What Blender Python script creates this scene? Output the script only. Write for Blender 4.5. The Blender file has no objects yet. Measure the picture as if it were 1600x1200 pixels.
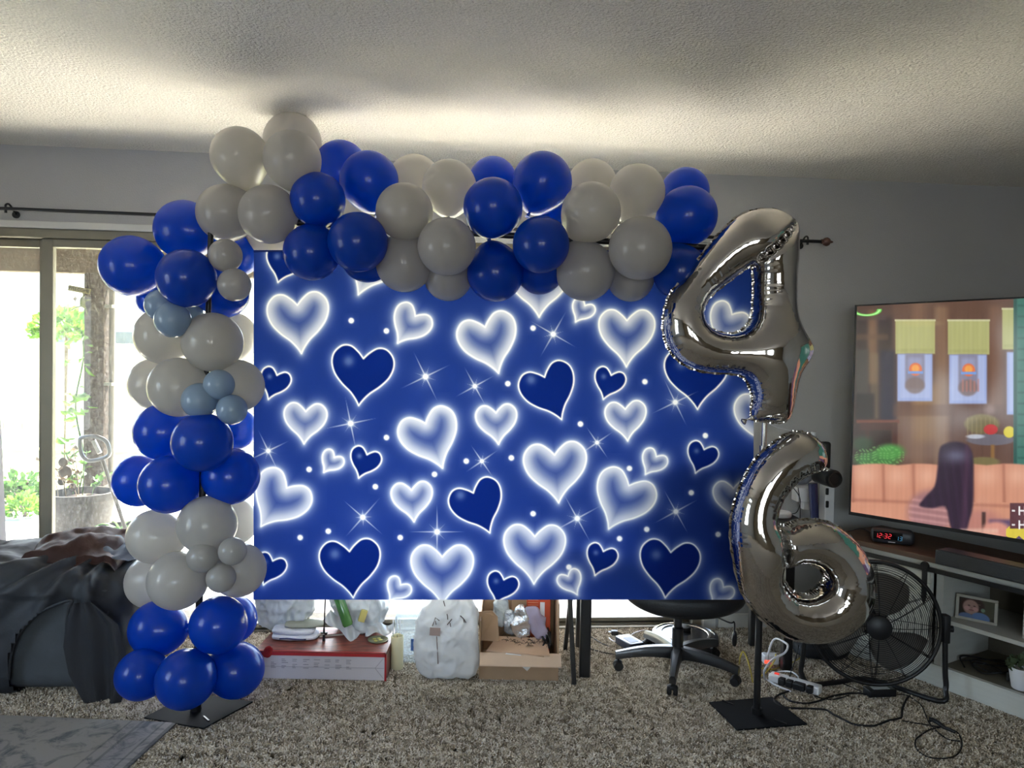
import bpy, bmesh, math, random
import numpy as np
from mathutils import Vector, Matrix, Euler, noise

random.seed(7); np.random.seed(7)
scene = bpy.context.scene
COL = scene.collection
R = math.radians

# ------------------------------------------------------------------ camera
CAM_H = 1.40; FPX = 1155.0
CAMR = (Matrix.Rotation(R(90 - 1.4), 3, 'X') @ Matrix.Rotation(R(1.1), 3, 'Z'))
cam_data = bpy.data.cameras.new('camera'); cam = bpy.data.objects.new('camera', cam_data); COL.objects.link(cam)
cam_data.sensor_width = 36.0; cam_data.lens = 36.0 * FPX / 1600.0; cam_data.clip_start = 0.05; cam_data.clip_end = 200
cam.matrix_world = Matrix.Translation((0, 0, CAM_H)) @ CAMR.to_4x4()
scene.camera = cam
scene.view_settings.view_transform = 'Standard'; scene.view_settings.look = 'None'
scene.view_settings.gamma = 1.0; scene.view_settings.use_curve_mapping = False
EXPO = 1.0
scene.view_settings.exposure = EXPO
try:
    scene.cycles.use_denoising = True
    scene.cycles.denoiser = 'OPENIMAGEDENOISE'
    scene.cycles.max_bounces = 10; scene.cycles.diffuse_bounces = 5; scene.cycles.glossy_bounces = 4
    scene.cycles.transparent_max_bounces = 16; scene.cycles.transmission_bounces = 8
    scene.cycles.sample_clamp_indirect = 14.0
    scene.cycles.caustics_reflective = False; scene.cycles.caustics_refractive = False
except Exception: pass

# ------------------------------------------------------------------ world, sun, window light
world = bpy.data.worlds.new('world'); scene.world = world; world.use_nodes = True
wn = world.node_tree; wn.nodes.clear()
wo = wn.nodes.new('ShaderNodeOutputWorld'); wb = wn.nodes.new('ShaderNodeBackground'); ws = wn.nodes.new('ShaderNodeTexSky')
ws.sky_type = 'NISHITA'; ws.sun_disc = False; ws.sun_elevation = R(48); ws.sun_rotation = R(-20); ws.air_density = 1.0; ws.dust_density = 2.0
wn.links.new(ws.outputs[0], wb.inputs[0]); wn.links.new(wb.outputs[0], wo.inputs[0]); wb.inputs[1].default_value = 1.0

def light(name, kind, loc, target, energy, color=(1, 1, 1), **kw):
    d = bpy.data.lights.new(name, kind); d.energy = energy; d.color = color
    for k, v in kw.items(): setattr(d, k, v)
    o = bpy.data.objects.new(name, d); COL.objects.link(o); o.location = loc
    o.rotation_euler = (Vector(target) - Vector(loc)).to_track_quat('-Z', 'Y').to_euler(); return o
light('sun', 'SUN', (0, 12, 10), (-0.6, 10.1, 6.57), 33.0, (1.0, 0.90, 0.77), angle=R(0.6))
# daylight standing in the window openings of the rear and left walls of the room
light('rear_window_daylight', 'AREA', (-0.55, -2.93, 1.5), (-0.55, 0, 1.4), 11, (0.93, 0.96, 1.0), shape='RECTANGLE', size=0.85, size_y=1.1)
light('rear_window_daylight', 'AREA', (0.75, -2.93, 1.5), (0.75, 0, 1.4), 11, (0.93, 0.96, 1.0), shape='RECTANGLE', size=0.85, size_y=1.1)
light('side_window_daylight', 'AREA', (-3.33, 1.0, 1.35), (0, 1.0, 1.35), 10, (0.80, 0.90, 1.0), shape='RECTANGLE', size=1.1, size_y=1.2)

# ------------------------------------------------------------------ projection helpers (used to measure real positions)
def ray(px, py):
    return CAMR @ Vector(((px - 800) / FPX, (600 - py) / FPX, -1.0))
def P(px, py, Y):
    d = ray(px, py); s = Y / d.y; return Vector((d.x * s, Y, CAM_H + d.z * s))
def F(px, py, z=0.0):
    d = ray(px, py); s = (z - CAM_H) / d.z; return Vector((d.x * s, d.y * s, z))
def plane_hit(px, py, p0, n):
    d = ray(px, py); o = Vector((0, 0, CAM_H)); s = (Vector(p0) - o).dot(n) / d.dot(n); return o + d * s
CAMRT = CAMR.transposed()
def proj_np(W):
    A = np.array([[CAMRT[i][j] for j in range(3)] for i in range(3)])
    v = (W - np.array([0, 0, CAM_H])) @ A.T
    return 800 + FPX * v[:, 0] / -v[:, 2], 600 - FPX * v[:, 1] / -v[:, 2]

# ------------------------------------------------------------------ materials
def s2l(c):
    return tuple((x / 12.92 if x <= 0.04045 else ((x + 0.055) / 1.055) ** 2.4) for x in c)
def rgb(r, g, b): return s2l((r / 255, g / 255, b / 255))
MATS = {}
def mat(name, col, rough=0.6, metal=0.0, var=0.08, vscale=8, bump=0.0, bscale=60, spec=0.5, trans=0.0, emit=0.0, coat=0.0, aniso=None, kind='noise'):
    if name in MATS: return MATS[name]
    m = bpy.data.materials.new(name); m.use_nodes = True; nt = m.node_tree; N = nt.nodes; L = nt.links
    b = N['Principled BSDF']; out = N['Material Output']
    tc = N.new('ShaderNodeTexCoord'); nz = N.new('ShaderNodeTexNoise'); nz.inputs['Scale'].default_value = vscale; nz.inputs['Detail'].default_value = 4
    L.new(tc.outputs['Object'], nz.inputs['Vector'])
    if aniso:
        mp = N.new('ShaderNodeMapping'); mp.inputs['Scale'].default_value = aniso; L.new(tc.outputs['Object'], mp.inputs[0]); L.new(mp.outputs[0], nz.inputs['Vector'])
    cr = N.new('ShaderNodeValToRGB'); L.new(nz.outputs['Fac'], cr.inputs[0])
    c = np.array(col)
    cr.color_ramp.elements[0].position = 0.3; cr.color_ramp.elements[1].position = 0.7
    cr.color_ramp.elements[0].color = (*(c * (1 - var)), 1); cr.color_ramp.elements[1].color = (*np.clip(c * (1 + var), 0, 1), 1)
    L.new(cr.outputs[0], b.inputs['Base Color'])
    b.inputs['Roughness'].default_value = rough; b.inputs['Metallic'].default_value = metal
    b.inputs['Specular IOR Level'].default_value = spec
    if coat: b.inputs['Coat Weight'].default_value = coat; b.inputs['Coat Roughness'].default_value = 0.06
    if emit: L.new(cr.outputs[0], b.inputs['Emission Color']); b.inputs['Emission Strength'].default_value = emit
    if bump:
        if kind == 'voronoi':
            t = N.new('ShaderNodeTexVoronoi'); t.inputs['Scale'].default_value = bscale; h = t.outputs['Distance']
        else:
            t = N.new('ShaderNodeTexNoise'); t.inputs['Scale'].default_value = bscale; t.inputs['Detail'].default_value = 3; h = t.outputs['Fac']
        L.new(tc.outputs['Object'], t.inputs['Vector'])
        bp = N.new('ShaderNodeBump'); bp.inputs['Strength'].default_value = bump; bp.inputs['Distance'].default_value = 0.01
        L.new(h, bp.inputs['Height']); L.new(bp.outputs[0], b.inputs['Normal'])
    if trans:
        tr = N.new('ShaderNodeBsdfTranslucent'); L.new(cr.outputs[0], tr.inputs[0]); mx = N.new('ShaderNodeMixShader'); mx.inputs[0].default_value = trans
        L.new(b.outputs[0], mx.inputs[1]); L.new(tr.outputs[0], mx.inputs[2]); L.new(mx.outputs[0], out.inputs[0])
    MATS[name] = m; return m
def attr_mat(name, trans=0.0, emit=0.0, rough=0.6, spec=0.3, coat=0.0, back=None):
    m = bpy.data.materials.new(name); m.use_nodes = True; nt = m.node_tree; N = nt.nodes; L = nt.links
    b = N['Principled BSDF']; out = N['Material Output']; a = N.new('ShaderNodeAttribute'); a.attribute_name = 'print'
    b.inputs['Roughness'].default_value = rough; b.inputs['Specular IOR Level'].default_value = spec
    if coat: b.inputs['Coat Weight'].default_value = coat; b.inputs['Coat Roughness'].default_value = 0.1
    if emit:
        b.inputs['Base Color'].default_value = (0.01, 0.01, 0.01, 1); L.new(a.outputs['Color'], b.inputs['Emission Color']); b.inputs['Emission Strength'].default_value = emit
    elif back:
        gq = N.new('ShaderNodeNewGeometry'); mk = N.new('ShaderNodeMix'); mk.data_type = 'RGBA'; L.new(gq.outputs['Backfacing'], mk.inputs[0]); L.new(a.outputs['Color'], mk.inputs[7]); mk.inputs[6].default_value = (*back, 1); L.new(mk.outputs[2], b.inputs['Base Color'])
    else: L.new(a.outputs['Color'], b.inputs['Base Color'])
    if trans:
        tr = N.new('ShaderNodeBsdfTranslucent'); L.new(a.outputs['Color'], tr.inputs[0]); mx = N.new('ShaderNodeMixShader'); mx.inputs[0].default_value = trans
        L.new(b.outputs[0], mx.inputs[1]); L.new(tr.outputs[0], mx.inputs[2]); L.new(mx.outputs[0], out.inputs[0])
    return m
def glass_mat(name, tint=(0.93, 0.96, 0.95), haze=0.02):
    m = bpy.data.materials.new(name); m.use_nodes = True; nt = m.node_tree; N = nt.nodes; L = nt.links; N.remove(N['Principled BSDF']); out = N['Material Output']
    t = N.new('ShaderNodeBsdfTransparent'); t.inputs[0].default_value = (*tint, 1)
    g = N.new('ShaderNodeBsdfGlossy'); g.inputs['Roughness'].default_value = 0.02
    lw = N.new('ShaderNodeFresnel'); gq = N.new('ShaderNodeNewGeometry'); mi = N.new('ShaderNodeMix'); mi.inputs[2].default_value = 1.3; mi.inputs[3].default_value = 1 / 1.3; L.new(gq.outputs['Backfacing'], mi.inputs[0]); L.new(mi.outputs[0], lw.inputs[0])
    mx = N.new('ShaderNodeMixShader'); L.new(lw.outputs[0], mx.inputs[0]); L.new(t.outputs[0], mx.inputs[1]); L.new(g.outputs[0], mx.inputs[2])
    d = N.new('ShaderNodeBsdfTranslucent'); d.inputs[0].default_value = (0.9, 0.9, 0.88, 1)
    nz = N.new('ShaderNodeTexNoise'); nz.inputs['Scale'].default_value = 90; nz.inputs['Detail'].default_value = 5
    cr = N.new('ShaderNodeValToRGB'); cr.color_ramp.elements[0].position = 0.45; cr.color_ramp.elements[1].position = 0.8
    cr.color_ramp.elements[0].color = (haze * .5,) * 3 + (1,); cr.color_ramp.elements[1].color = (min(1, haze * 4),) * 3 + (1,)
    L.new(nz.outputs[0], cr.inputs[0]); m2 = N.new('ShaderNodeMixShader'); L.new(cr.outputs[0], m2.inputs[0]); L.new(mx.outputs[0], m2.inputs[1]); L.new(d.outputs[0], m2.inputs[2])
    L.new(m2.outputs[0], out.inputs[0]); return m

# ------------------------------------------------------------------ object helpers
def thing(name, label, cat, loc=(0, 0, 0), rz=0.0, group=None, kind=None):
    o = bpy.data.objects.new(name, None); COL.objects.link(o); o.empty_display_size = 0.1
    o.location = loc; o.rotation_euler = (0, 0, rz)
    if label: o['label'] = label
    if cat: o['category'] = cat
    if group: o['group'] = group
    if kind: o['kind'] = kind
    return o
def lmat(o):
    m = Matrix.LocRotScale(o.location, o.rotation_euler, o.scale)
    return (lmat(o.parent) @ m) if o.parent else m
def obj(name, bm, m, parent=None, smooth=False, world_space=False, label=None, cat=None, group=None, kind=None, autos=None):
    me = bpy.data.meshes.new(name)
    if world_space and parent is not None:
        bm.transform(lmat(parent).inverted())
    elif world_space == 'self':
        pass
    bm.normal_update(); bm.to_mesh(me); bm.free()
    if isinstance(m, (list, tuple)):
        for x in m: me.materials.append(x)
    else: me.materials.append(m)
    if smooth or autos:
        for p in me.polygons: p.use_smooth = True
        if autos:
            try: me.set_sharp_from_angle(angle=R(autos))
            except Exception: pass
    o = bpy.data.objects.new(name, me); COL.objects.link(o)
    if parent is not None: o.parent = parent
    if label: o['label'] = label
    if cat: o['category'] = cat
    if group: o['group'] = group
    if kind: o['kind'] = kind
    return o
def NB(): return bmesh.new()
def box(bm, c, s, rot=None, bev=0.0, seg=2):
    r = bmesh.ops.create_cube(bm, size=1.0)
    vs = r['verts']; M = Matrix.Translation(c) @ (rot.to_matrix().to_4x4() if isinstance(rot, Euler) else (rot.to_4x4() if rot is not None else Matrix.Identity(4))) @ Matrix.Diagonal((s[0], s[1], s[2], 1))
    bmesh.ops.transform(bm, matrix=M, verts=vs)
    if bev:
        es = list({e for v in vs for e in v.link_edges})
        bmesh.ops.bevel(bm, geom=es, offset=bev, segments=seg, affect='EDGES', profile=0.5)
    return bm
def cyl(bm, a, b, r1, r2=None, seg=24, caps=True):
    a = Vector(a); b = Vector(b); r2 = r1 if r2 is None else r2; d = b - a
    M = Matrix.Translation((a + b) / 2) @ d.to_track_quat('Z', 'Y').to_matrix().to_4x4()
    bmesh.ops.create_cone(bm, cap_ends=caps, segments=seg, radius1=r1, radius2=r2, depth=d.length, matrix=M); return bm
def catmull(pts, n=6, closed=False):
    pts = [Vector(p) for p in pts]; out = []; N = len(pts)
    rng = range(N if closed else N - 1)
    for i in rng:
        if closed: p0, p1, p2, p3 = pts[(i - 1) % N], pts[i], pts[(i + 1) % N], pts[(i + 2) % N]
        else: p0, p1, p2, p3 = pts[max(i - 1, 0)], pts[i], pts[i + 1], pts[min(i + 2, N - 1)]
        for k in range(n):
            t = k / n
            out.append(0.5 * ((2 * p1) + (p2 - p0) * t + (2 * p0 - 5 * p1 + 4 * p2 - p3) * t * t + (3 * p1 - p0 - 3 * p2 + p3) * t ** 3))
    if not closed: out.append(pts[-1])
    return out
def tube(bm, pts, r, seg=8, closed=False, caps=True):
    pts = [Vector(p) for p in pts]; n = len(pts); rings = []
    up = Vector((0, 0, 1)); prev = None
    for i, p in enumerate(pts):
        if closed: t = pts[(i + 1) % n] - pts[(i - 1) % n]
        else: t = pts[min(i + 1, n - 1)] - pts[max(i - 1, 0)]
        if t.length < 1e-9: t = Vector((0, 0, 1))
        t.normalize()
        if prev is None:
            a = up if abs(t.dot(up)) < 0.9 else Vector((1, 0, 0)); u = t.cross(a).normalized()
        else:
            u = (prev - t * prev.dot(t))
            u = u.normalized() if u.length > 1e-6 else t.orthogonal().normalized()
        prev = u; v = t.cross(u); rr = r(i / (n - 1)) if callable(r) else r
        rings.append([bm.verts.new(p + (u * math.cos(2 * math.pi * k / seg) + v * math.sin(2 * math.pi * k / seg)) * rr) for k in range(seg)])
    for i in range(n if closed else n - 1):
        A = rings[i]; B = rings[(i + 1) % n]
        for k in range(seg): bm.faces.new((A[k], A[(k + 1) % seg], B[(k + 1) % seg], B[k]))
    if caps and not closed:
        bm.faces.new(rings[0][::-1]); bm.faces.new(rings[-1])
    return bm
def lathe(bm, prof, c=(0, 0, 0), seg=32, axis=None):
    c = Vector(c); rings = []
    M = (Vector(axis).to_track_quat('Z', 'Y').to_matrix() if axis is not None else Matrix.Identity(3))
    for (r, z) in prof:
        if r < 1e-6: rings.append([bm.verts.new(c + M @ Vector((0, 0, z)))])
        else: rings.append([bm.verts.new(c + M @ Vector((r * math.cos(2 * math.pi * k / seg), r * math.sin(2 * math.pi * k / seg), z))) for k in range(seg)])
    for A, B in zip(rings, rings[1:]):
        for k in range(seg):
            k2 = (k + 1) % seg
            if len(A) == 1 and len(B) > 1: bm.faces.new((A[0], B[k2], B[k]))
            elif len(B) == 1 and len(A) > 1: bm.faces.new((A[k], A[k2], B[0]))
            elif len(A) > 1: bm.faces.new((A[k], A[k2], B[k2], B[k]))
    return bm
def prism(bm, poly, axis_vec, base=None):
    """extrude 3D polygon along a vector"""
    a = [bm.verts.new(Vector(p)) for p in poly]; b = [bm.verts.new(Vector(p) + Vector(axis_vec)) for p in poly]; n = len(a)
    bm.faces.new(a[::-1]); bm.faces.new(b)
    for i in range(n): bm.faces.new((a[i], a[(i + 1) % n], b[(i + 1) % n], b[i]))
    bmesh.ops.recalc_face_normals(bm, faces=bm.faces); return bm
def superell(bm, c, h, e=3.0, nu=48, nv=32, disp=None, rot=None, zmin=None):
    """rounded box like solid: |x|^e+|y|^e+|z|^e = 1"""
    c = Vector(c); rings = []
    for j in range(nv + 1):
        ph = -math.pi / 2 + math.pi * j / nv
        row = []
        for i in range(nu if 0 < j < nv else 1):
            th = 2 * math.pi * i / nu
            d = Vector((math.cos(ph) * math.cos(th), math.cos(ph) * math.sin(th), math.sin(ph)))
            k = (abs(d.x) ** e + abs(d.y) ** e + abs(d.z) ** e) ** (-1 / e)
            p = Vector((d.x * k * h[0], d.y * k * h[1], d.z * k * h[2]))
            if disp: p = disp(p, d)
            if rot is not None: p = rot @ p
            p = c + p
            if zmin is not None and p.z < zmin: p.z = zmin
            row.append(bm.verts.new(p))
        rings.append(row)
    for A, B in zip(rings, rings[1:]):
        for k in range(nu):
            k2 = (k + 1) % nu
            if len(A) == 1: bm.faces.new((A[0], B[k2], B[k]))
            elif len(B) == 1: bm.faces.new((A[k], A[k2], B[0]))
            else: bm.faces.new((A[k], A[k2], B[k2], B[k]))
    bmesh.ops.recalc_face_normals(bm, faces=bm.faces)
    return bm
def grid(bm, nu, nv, fn):
    V = [[bm.verts.new(fn(i / nu, j / nv)) for i in range(nu + 1)] for j in range(nv + 1)]
    for j in range(nv):
        for i in range(nu): bm.faces.new((V[j][i], V[j][i + 1], V[j + 1][i + 1], V[j + 1][i]))
    return bm
def fast_grid(name, nu, nv, V, colors, m, parent=None):
    """V (nv+1)*(nu+1) x3 ; colors same x3 linear"""
    me = bpy.data.meshes.new(name)
    ii, jj = np.meshgrid(np.arange(nu), np.arange(nv)); a = (jj * (nu + 1) + ii).ravel()
    faces = np.stack([a, a + 1, a + nu + 2, a + nu + 1], 1).astype(np.int32); nf = len(faces)
    me.vertices.add(len(V)); me.vertices.foreach_set('co', V.astype(np.float32).ravel())
    me.loops.add(nf * 4); me.loops.foreach_set('vertex_index', faces.ravel())
    me.polygons.add(nf); me.polygons.foreach_set('loop_start', np.arange(0, nf * 4, 4, dtype=np.int32)); me.polygons.foreach_set('loop_total', np.full(nf, 4, dtype=np.int32))
    me.update(calc_edges=True); me.validate()
    at = me.color_attributes.new('print', 'FLOAT_COLOR', 'POINT')
    c = np.ones((len(V), 4), np.float32); c[:, :3] = colors; at.data.foreach_set('color', c.ravel())
    me.materials.append(m); o = bpy.data.objects.new(name, me); COL.objects.link(o)
    if parent is not None: o.parent = parent
    return o
def text_mesh(name, body, size, m, M, parent, depth=0.001, label=None):
    cu = bpy.data.curves.new(name, 'FONT'); cu.body = body; cu.size = size; cu.extrude = depth; cu.align_x = 'CENTER'; cu.align_y = 'CENTER'; cu.resolution_u = 3
    t = bpy.data.objects.new(name, cu); me = bpy.data.meshes.new_from_object(t); bpy.data.objects.remove(t); bpy.data.curves.remove(cu)
    me.transform(M); me.materials.clear(); me.materials.append(m); me.name = name
    o = bpy.data.objects.new(name, me); COL.objects.link(o); o.parent = parent
    if label: o['label'] = label
    return o
def copy_tree(o, parent=None):
    c = o.copy(); COL.objects.link(c); c.parent = parent
    for ch in list(o.children): copy_tree(ch, c)
    return c
def fbm(p, s, oct=3):
    p = Vector(p) * s; v = 0; a = 1.0
    for k in range(oct): v += a * noise.noise(p); p = p * 2.03; a *= 0.5
    return v

# ------------------------------------------------------------------ common materials
M_WALL = mat('wall_paint', rgb(170, 170, 170), 0.85, var=0.03, vscale=2, bump=0.15, bscale=180)
M_CEIL = mat('popcorn_ceiling', rgb(240, 235, 226), 0.95, var=0.14, vscale=150, bump=1.0, bscale=95)
for _n in M_CEIL.node_tree.nodes:
    if _n.type == 'BUMP': _n.inputs['Distance'].default_value = 0.015
M_WHITE_PAINT = mat('white_paint', rgb(205, 205, 200), 0.55, var=0.04, vscale=5)
M_ALU = mat('door_aluminium', rgb(128, 123, 108), 0.45, metal=0.3, var=0.05)
M_BLACK = mat('black_metal', rgb(18, 18, 20), 0.4, var=0.15, vscale=30)
M_BLACKP = mat('black_plastic', rgb(22, 23, 26), 0.45, var=0.12, vscale=20)
M_RUBBER = mat('black_rubber', rgb(14, 14, 15), 0.7)
M_SILVER = mat('brushed_silver', rgb(200, 198, 195), 0.25, metal=1.0, var=0.05)
M_WHITEP = mat('white_plastic', rgb(225, 225, 228), 0.35, var=0.03)
M_CARD = mat('cardboard', rgb(168, 138, 108), 0.85, var=0.07, vscale=14, bump=0.1, bscale=100)
M_GLASS = glass_mat('door_glass', haze=.022)

# ================================================================== THE SETTING
WY0, WK = 3.87, 0.0836                      # far wall: y = WY0 + WK*x
WA = math.atan(WK); WD = Vector((math.cos(WA), math.sin(WA), 0)); WN = Vector((-math.sin(WA), math.cos(WA), 0))
CH = 2.44
def W(s, off, z):                          # point on the far wall: s along it, off behind it
    return Vector((0, WY0, 0)) + WD * s + WN * off + Vector((0, 0, z))
def wall_s(px, py=600):
    p = plane_hit(px, py, (0, WY0, 0), WN); return (p - Vector((0, WY0, 0))).dot(WD)
XL, XR, YB = -3.4, 3.5, -3.0
def struct(name, bm, m, **k): return obj(name, bm, m, kind='structure', **k)
def wbox(bm, s0, s1, o0, o1, z0, z1, bev=0):
    c = W((s0 + s1) / 2, (o0 + o1) / 2, (z0 + z1) / 2)
    return box(bm, c, (s1 - s0, o1 - o0, z1 - z0), Euler((0, 0, WA)), bev)
# door opening
DS0, DS1, DZ1 = -2.95, wall_s(1096, 960), 2.035
b = NB(); wbox(b, -3.7, DS0, 0, .14, 0, CH); wbox(b, DS1, 3.9, 0, .14, 0, CH); wbox(b, DS0, DS1, 0, .14, DZ1, CH)
struct('wall_back', b, M_WALL)
b = NB(); box(b, (XR + .06, .6, CH / 2), (.12, 7.6, CH)); struct('wall_right', b, M_WALL)
b = NB()
box(b, (XL - .06, -1.3, CH / 2), (.12, 3.5, CH)); box(b, (XL - .06, 2.65, CH / 2), (.12, 2.1, CH)); box(b, (XL - .06, 1.025, .36), (.12, 1.15, .72)); box(b, (XL - .06, 1.025, 2.22), (.12, 1.15, .44))
struct('wall_left', b, M_WALL)
b = NB()
for x0, x1 in ((-3.5, -1.0), (-.1, .3), (1.2, 3.6)): box(b, ((x0 + x1) / 2, YB - .06, CH / 2), (x1 - x0, .12, CH))
for x0, x1 in ((-1.0, -.1), (.3, 1.2)):
    box(b, ((x0 + x1) / 2, YB - .06, .47), (x1 - x0, .12, .94)); box(b, ((x0 + x1) / 2, YB - .06, 2.25), (x1 - x0, .12, .38))
struct('wall_front', b, mat('beige_wall_paint', rgb(140, 128, 108), 0.85, var=0.03, vscale=2))
def winframe(name, c, s, ax):
    t = thing(name, None, None, c, kind='structure'); bb = NB(); w, h = s
    for sx in (-1, 1):
        box(bb, (sx * (w / 2 - .02) if ax == 'x' else 0, 0 if ax == 'x' else sx * (w / 2 - .02), 0), (.04 if ax == 'x' else .05, .05 if ax == 'x' else .04, h))
        box(bb, (0, 0, sx * (h / 2 - .02)), (w - .08 if ax == 'x' else .05, .05 if ax == 'x' else w - .08, .04))
    obj('window_frame', bb, M_WHITE_PAINT, t)
    bb = NB(); box(bb, (0, 0, 0), (w - .08 if ax == 'x' else .006, .006 if ax == 'x' else w - .08, h - .08)); obj('pane', bb, M_GLASS, t)
winframe('window_1', (-.55, YB - .07, 1.5), (.9, 1.12), 'x'); winframe('window_2', (.75, YB - .07, 1.5), (.9, 1.12), 'x'); winframe('window_3', (XL - .07, 1.025, 1.36), (1.15, 1.28), 'y')
b = NB(); box(b, (0, .45, -.06), (7.3, 7.3, .12)); 
struct('floor', b, mat('carpet_backing', rgb(150, 140, 122), 0.95, var=0.15, vscale=40))
b = NB(); box(b, (0, .6, CH + .05), (7.3, 7.6, .10)); struct('ceiling', b, M_CEIL)
b = NB(); wbox(b, DS1 + .09, 3.5, -.014, 0, 0, .085, .004); struct('baseboard_back', b, M_WHITE_PAINT)
# door casing
b = NB(); wbox(b, DS0 - .02, DS1 + .075, -.016, 0, DZ1 + .0, DZ1 + .035, .004); wbox(b, DS1 + .005, DS1 + .075, -.016, 0, .0, DZ1, .004)
struct('trim_1', b, M_WHITE_PAINT)

# ---- sliding patio door
door = thing('door_1', None, None, W(DS0, 0.07, 0), kind='structure')
b = NB(); wbox(b, DS0, DS1, 0, .13, DZ1 - .045, DZ1, .004); wbox(b, DS0, DS1, 0, .13, 0, .016, .003); wbox(b, DS0, DS0 + .05, 0, .13, .016, DZ1 - .045); wbox(b, DS1 - .05, DS1, 0, .13, .016, DZ1 - .045)
obj('door_frame', b, M_ALU, door, world_space=True)
b = NB(); wbox(b, DS0 + .05, DS1 - .05, .04, .047, .016, .024); wbox(b, DS0 + .05, DS1 - .05, .085, .092, .016, .024); obj('track', b, M_ALU, door, world_space=True)
seam = wall_s(62, 600)                     # meeting stile of the first two panels
edges = [DS0 + .05, seam, seam + 1.28, DS1 - .05]
for i, (a, c_) in enumerate(zip(edges, edges[1:])):
    o0 = .06 if i % 2 == 0 else .02; st = .055
    a2 = a - (.02 if i else 0); c2 = c_ + .02 if i < 2 else c_
    if i == 1: a2 = a - .005
    bb = NB(); z0, z1 = .0245, DZ1 - .046
    wbox(bb, a2, a2 + st, o0, o0 + .035, z0, z1, .003); wbox(bb, c2 - st, c2, o0, o0 + .035, z0, z1, .003)
    wbox(bb, a2 + st, c2 - st, o0, o0 + .035, z0, z0 + .022, .003); wbox(bb, a2 + st, c2 - st, o0, o0 + .035, z1 - .04, z1, .003)
    po = obj('door_panel', bb, M_ALU, door, world_space=True)
    bb = NB(); wbox(bb, a2 + st, c2 - st, o0 + .015, o0 + .02, z0 + .022, z1 - .04); g = obj('pane', bb, M_GLASS, po); g.data.transform(lmat(door).inverted())

# ================================================================== OUTSIDE (patio, post, fence)
GZ = -0.10
b = NB(); box(b, (0, 6.25, GZ - .05), (10, 4.25, .1)); struct('patio', b, mat('patio_concrete', rgb(205, 200, 190), 0.8, var=0.12, vscale=3, bump=0.2, bscale=60))
b = NB(); grid(b, 40, 30, lambda u, v: Vector((-14 + 28 * u, 8.38 + 14 * v, GZ - .02 + .03 * fbm((u * 28, v * 14, 0), 1.0)))); struct('yard_ground', b, mat('dry_lawn', rgb(176, 178, 120), 0.9, var=0.2, vscale=4, bump=0.4, bscale=80))
# patio roof: boards on beams
roof = thing('patio_roof', 'brown timber patio roof of boards on beams seen through the top of the door', 'roof', (0, 6.0, 2.3), WA, kind='structure')
M_TIMB = mat('brown_timber', rgb(84, 68, 52), 0.8, var=0.2, vscale=5, bump=0.3, bscale=60, aniso=(1, 8, 8))
PY = 5.75
zb = P(150, 428, PY).z
b = NB(); box(b, (-1.2, .02, zb + .09 - 2.3), (7.4, .09, .18)); obj('beam', b, M_TIMB, roof)
bmesh_rafter = None
for k in range(12):
    b = NB(); box(b, (0, 0, 0), (.045, 2.0, .11))
    if bmesh_rafter is None:
        o = obj('rafter', b, M_TIMB, roof); bmesh_rafter = o
    else:
        b.free(); o = bmesh_rafter.copy(); COL.objects.link(o); o.parent = roof
    o.location = (-4.6 + k * .63, -.99, zb + .235 - 2.3)
board0 = None
for k in range(12):
    if board0 is None:
        b = NB(); box(b, (0, 0, 0), (7.5, .165, .025)); o = board0 = obj('board', b, M_TIMB, roof)
    else: o = board0.copy(); COL.objects.link(o); o.parent = roof
    o.location = (-1.2, -1.86 + k * .172, zb + .305 - 2.3)
# the post with a climbing plant, and its downpipe
pp = F(155, 838, GZ); pp.y = PY; pp.x = P(154, 600, PY).x
post = thing('patio_post', 'rough dark wooden post with pale downpipe behind the blue balloons, outside the glass', 'post', (pp.x, PY, GZ))
b = NB(); box(b, (0, 0, (zb - GZ) / 2), (.155, .14, zb - GZ), bev=.008); obj('timber', b, mat('rough_post', rgb(62, 52, 46), 0.95, var=0.45, vscale=28, bump=1.0, bscale=40), post)
b = NB(); cyl(b, (.115, -.02, .02), (.115, -.02, zb - GZ - .01), .022, seg=12); obj('downpipe', b, mat('pale_pipe', rgb(110, 106, 98), .5), post)
for z in (.5, 1.3, 1.9):
    b = NB(); box(b, (.10, -.03, z), (.07, .07, .025)); obj('pipe_clip', b, M_ALU, post)
M_LEAF = mat('vine_leaf', rgb(96, 140, 44), 0.5, var=0.35, vscale=9, trans=0.45)
M_LEAFD = mat('shrub_leaf', rgb(70, 108, 48), 0.55, var=0.35, vscale=9, trans=0.35)
def leafmesh(bm, p, d, size, roll=0):
    d = Vector(d).normalized(); s = d.cross(Vector((0, 0, 1)));
    s = s.normalized() if s.length > .01 else Vector((1, 0, 0)); s = Matrix.Rotation(roll, 3, d) @ s; n = d.cross(s)
    prof = [(0, 0), (.25, .34), (.55, .42), (.8, .22), (1, 0)]
    L_ = [bm.verts.new(p + d * (t * size) + s * (w * size) + n * (w * .25 * size)) for t, w in prof[1:-1]]
    R_ = [bm.verts.new(p + d * (t * size) - s * (w * size) + n * (w * .25 * size)) for t, w in prof[1:-1]]
    mid = [bm.verts.new(p + d * (t * size) - n * (.04 * size)) for t, w in prof]
    for S in (L_, R_):
        q = [mid[0], S[0], mid[1]]; bm.faces.new(q)
        bm.faces.new((mid[1], S[0], S[1], mid[2])); bm.faces.new((mid[2], S[1], S[2], mid[3])); bm.faces.new((mid[3], S[2], mid[4]))
vine = thing('climbing_vine', 'bright green vine climbing the wooden post outside', 'vine', (pp.x - .07, PY - .1, GZ + .45))
b = NB(); pts = [Vector((math.sin(z * 7) * .04 - .02, -.02 * math.cos(z * 5), z)) for z in np.linspace(0, 1.25, 24)]; tube(b, pts, .006, 6); obj('stem', b, M_LEAFD, vine)
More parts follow.
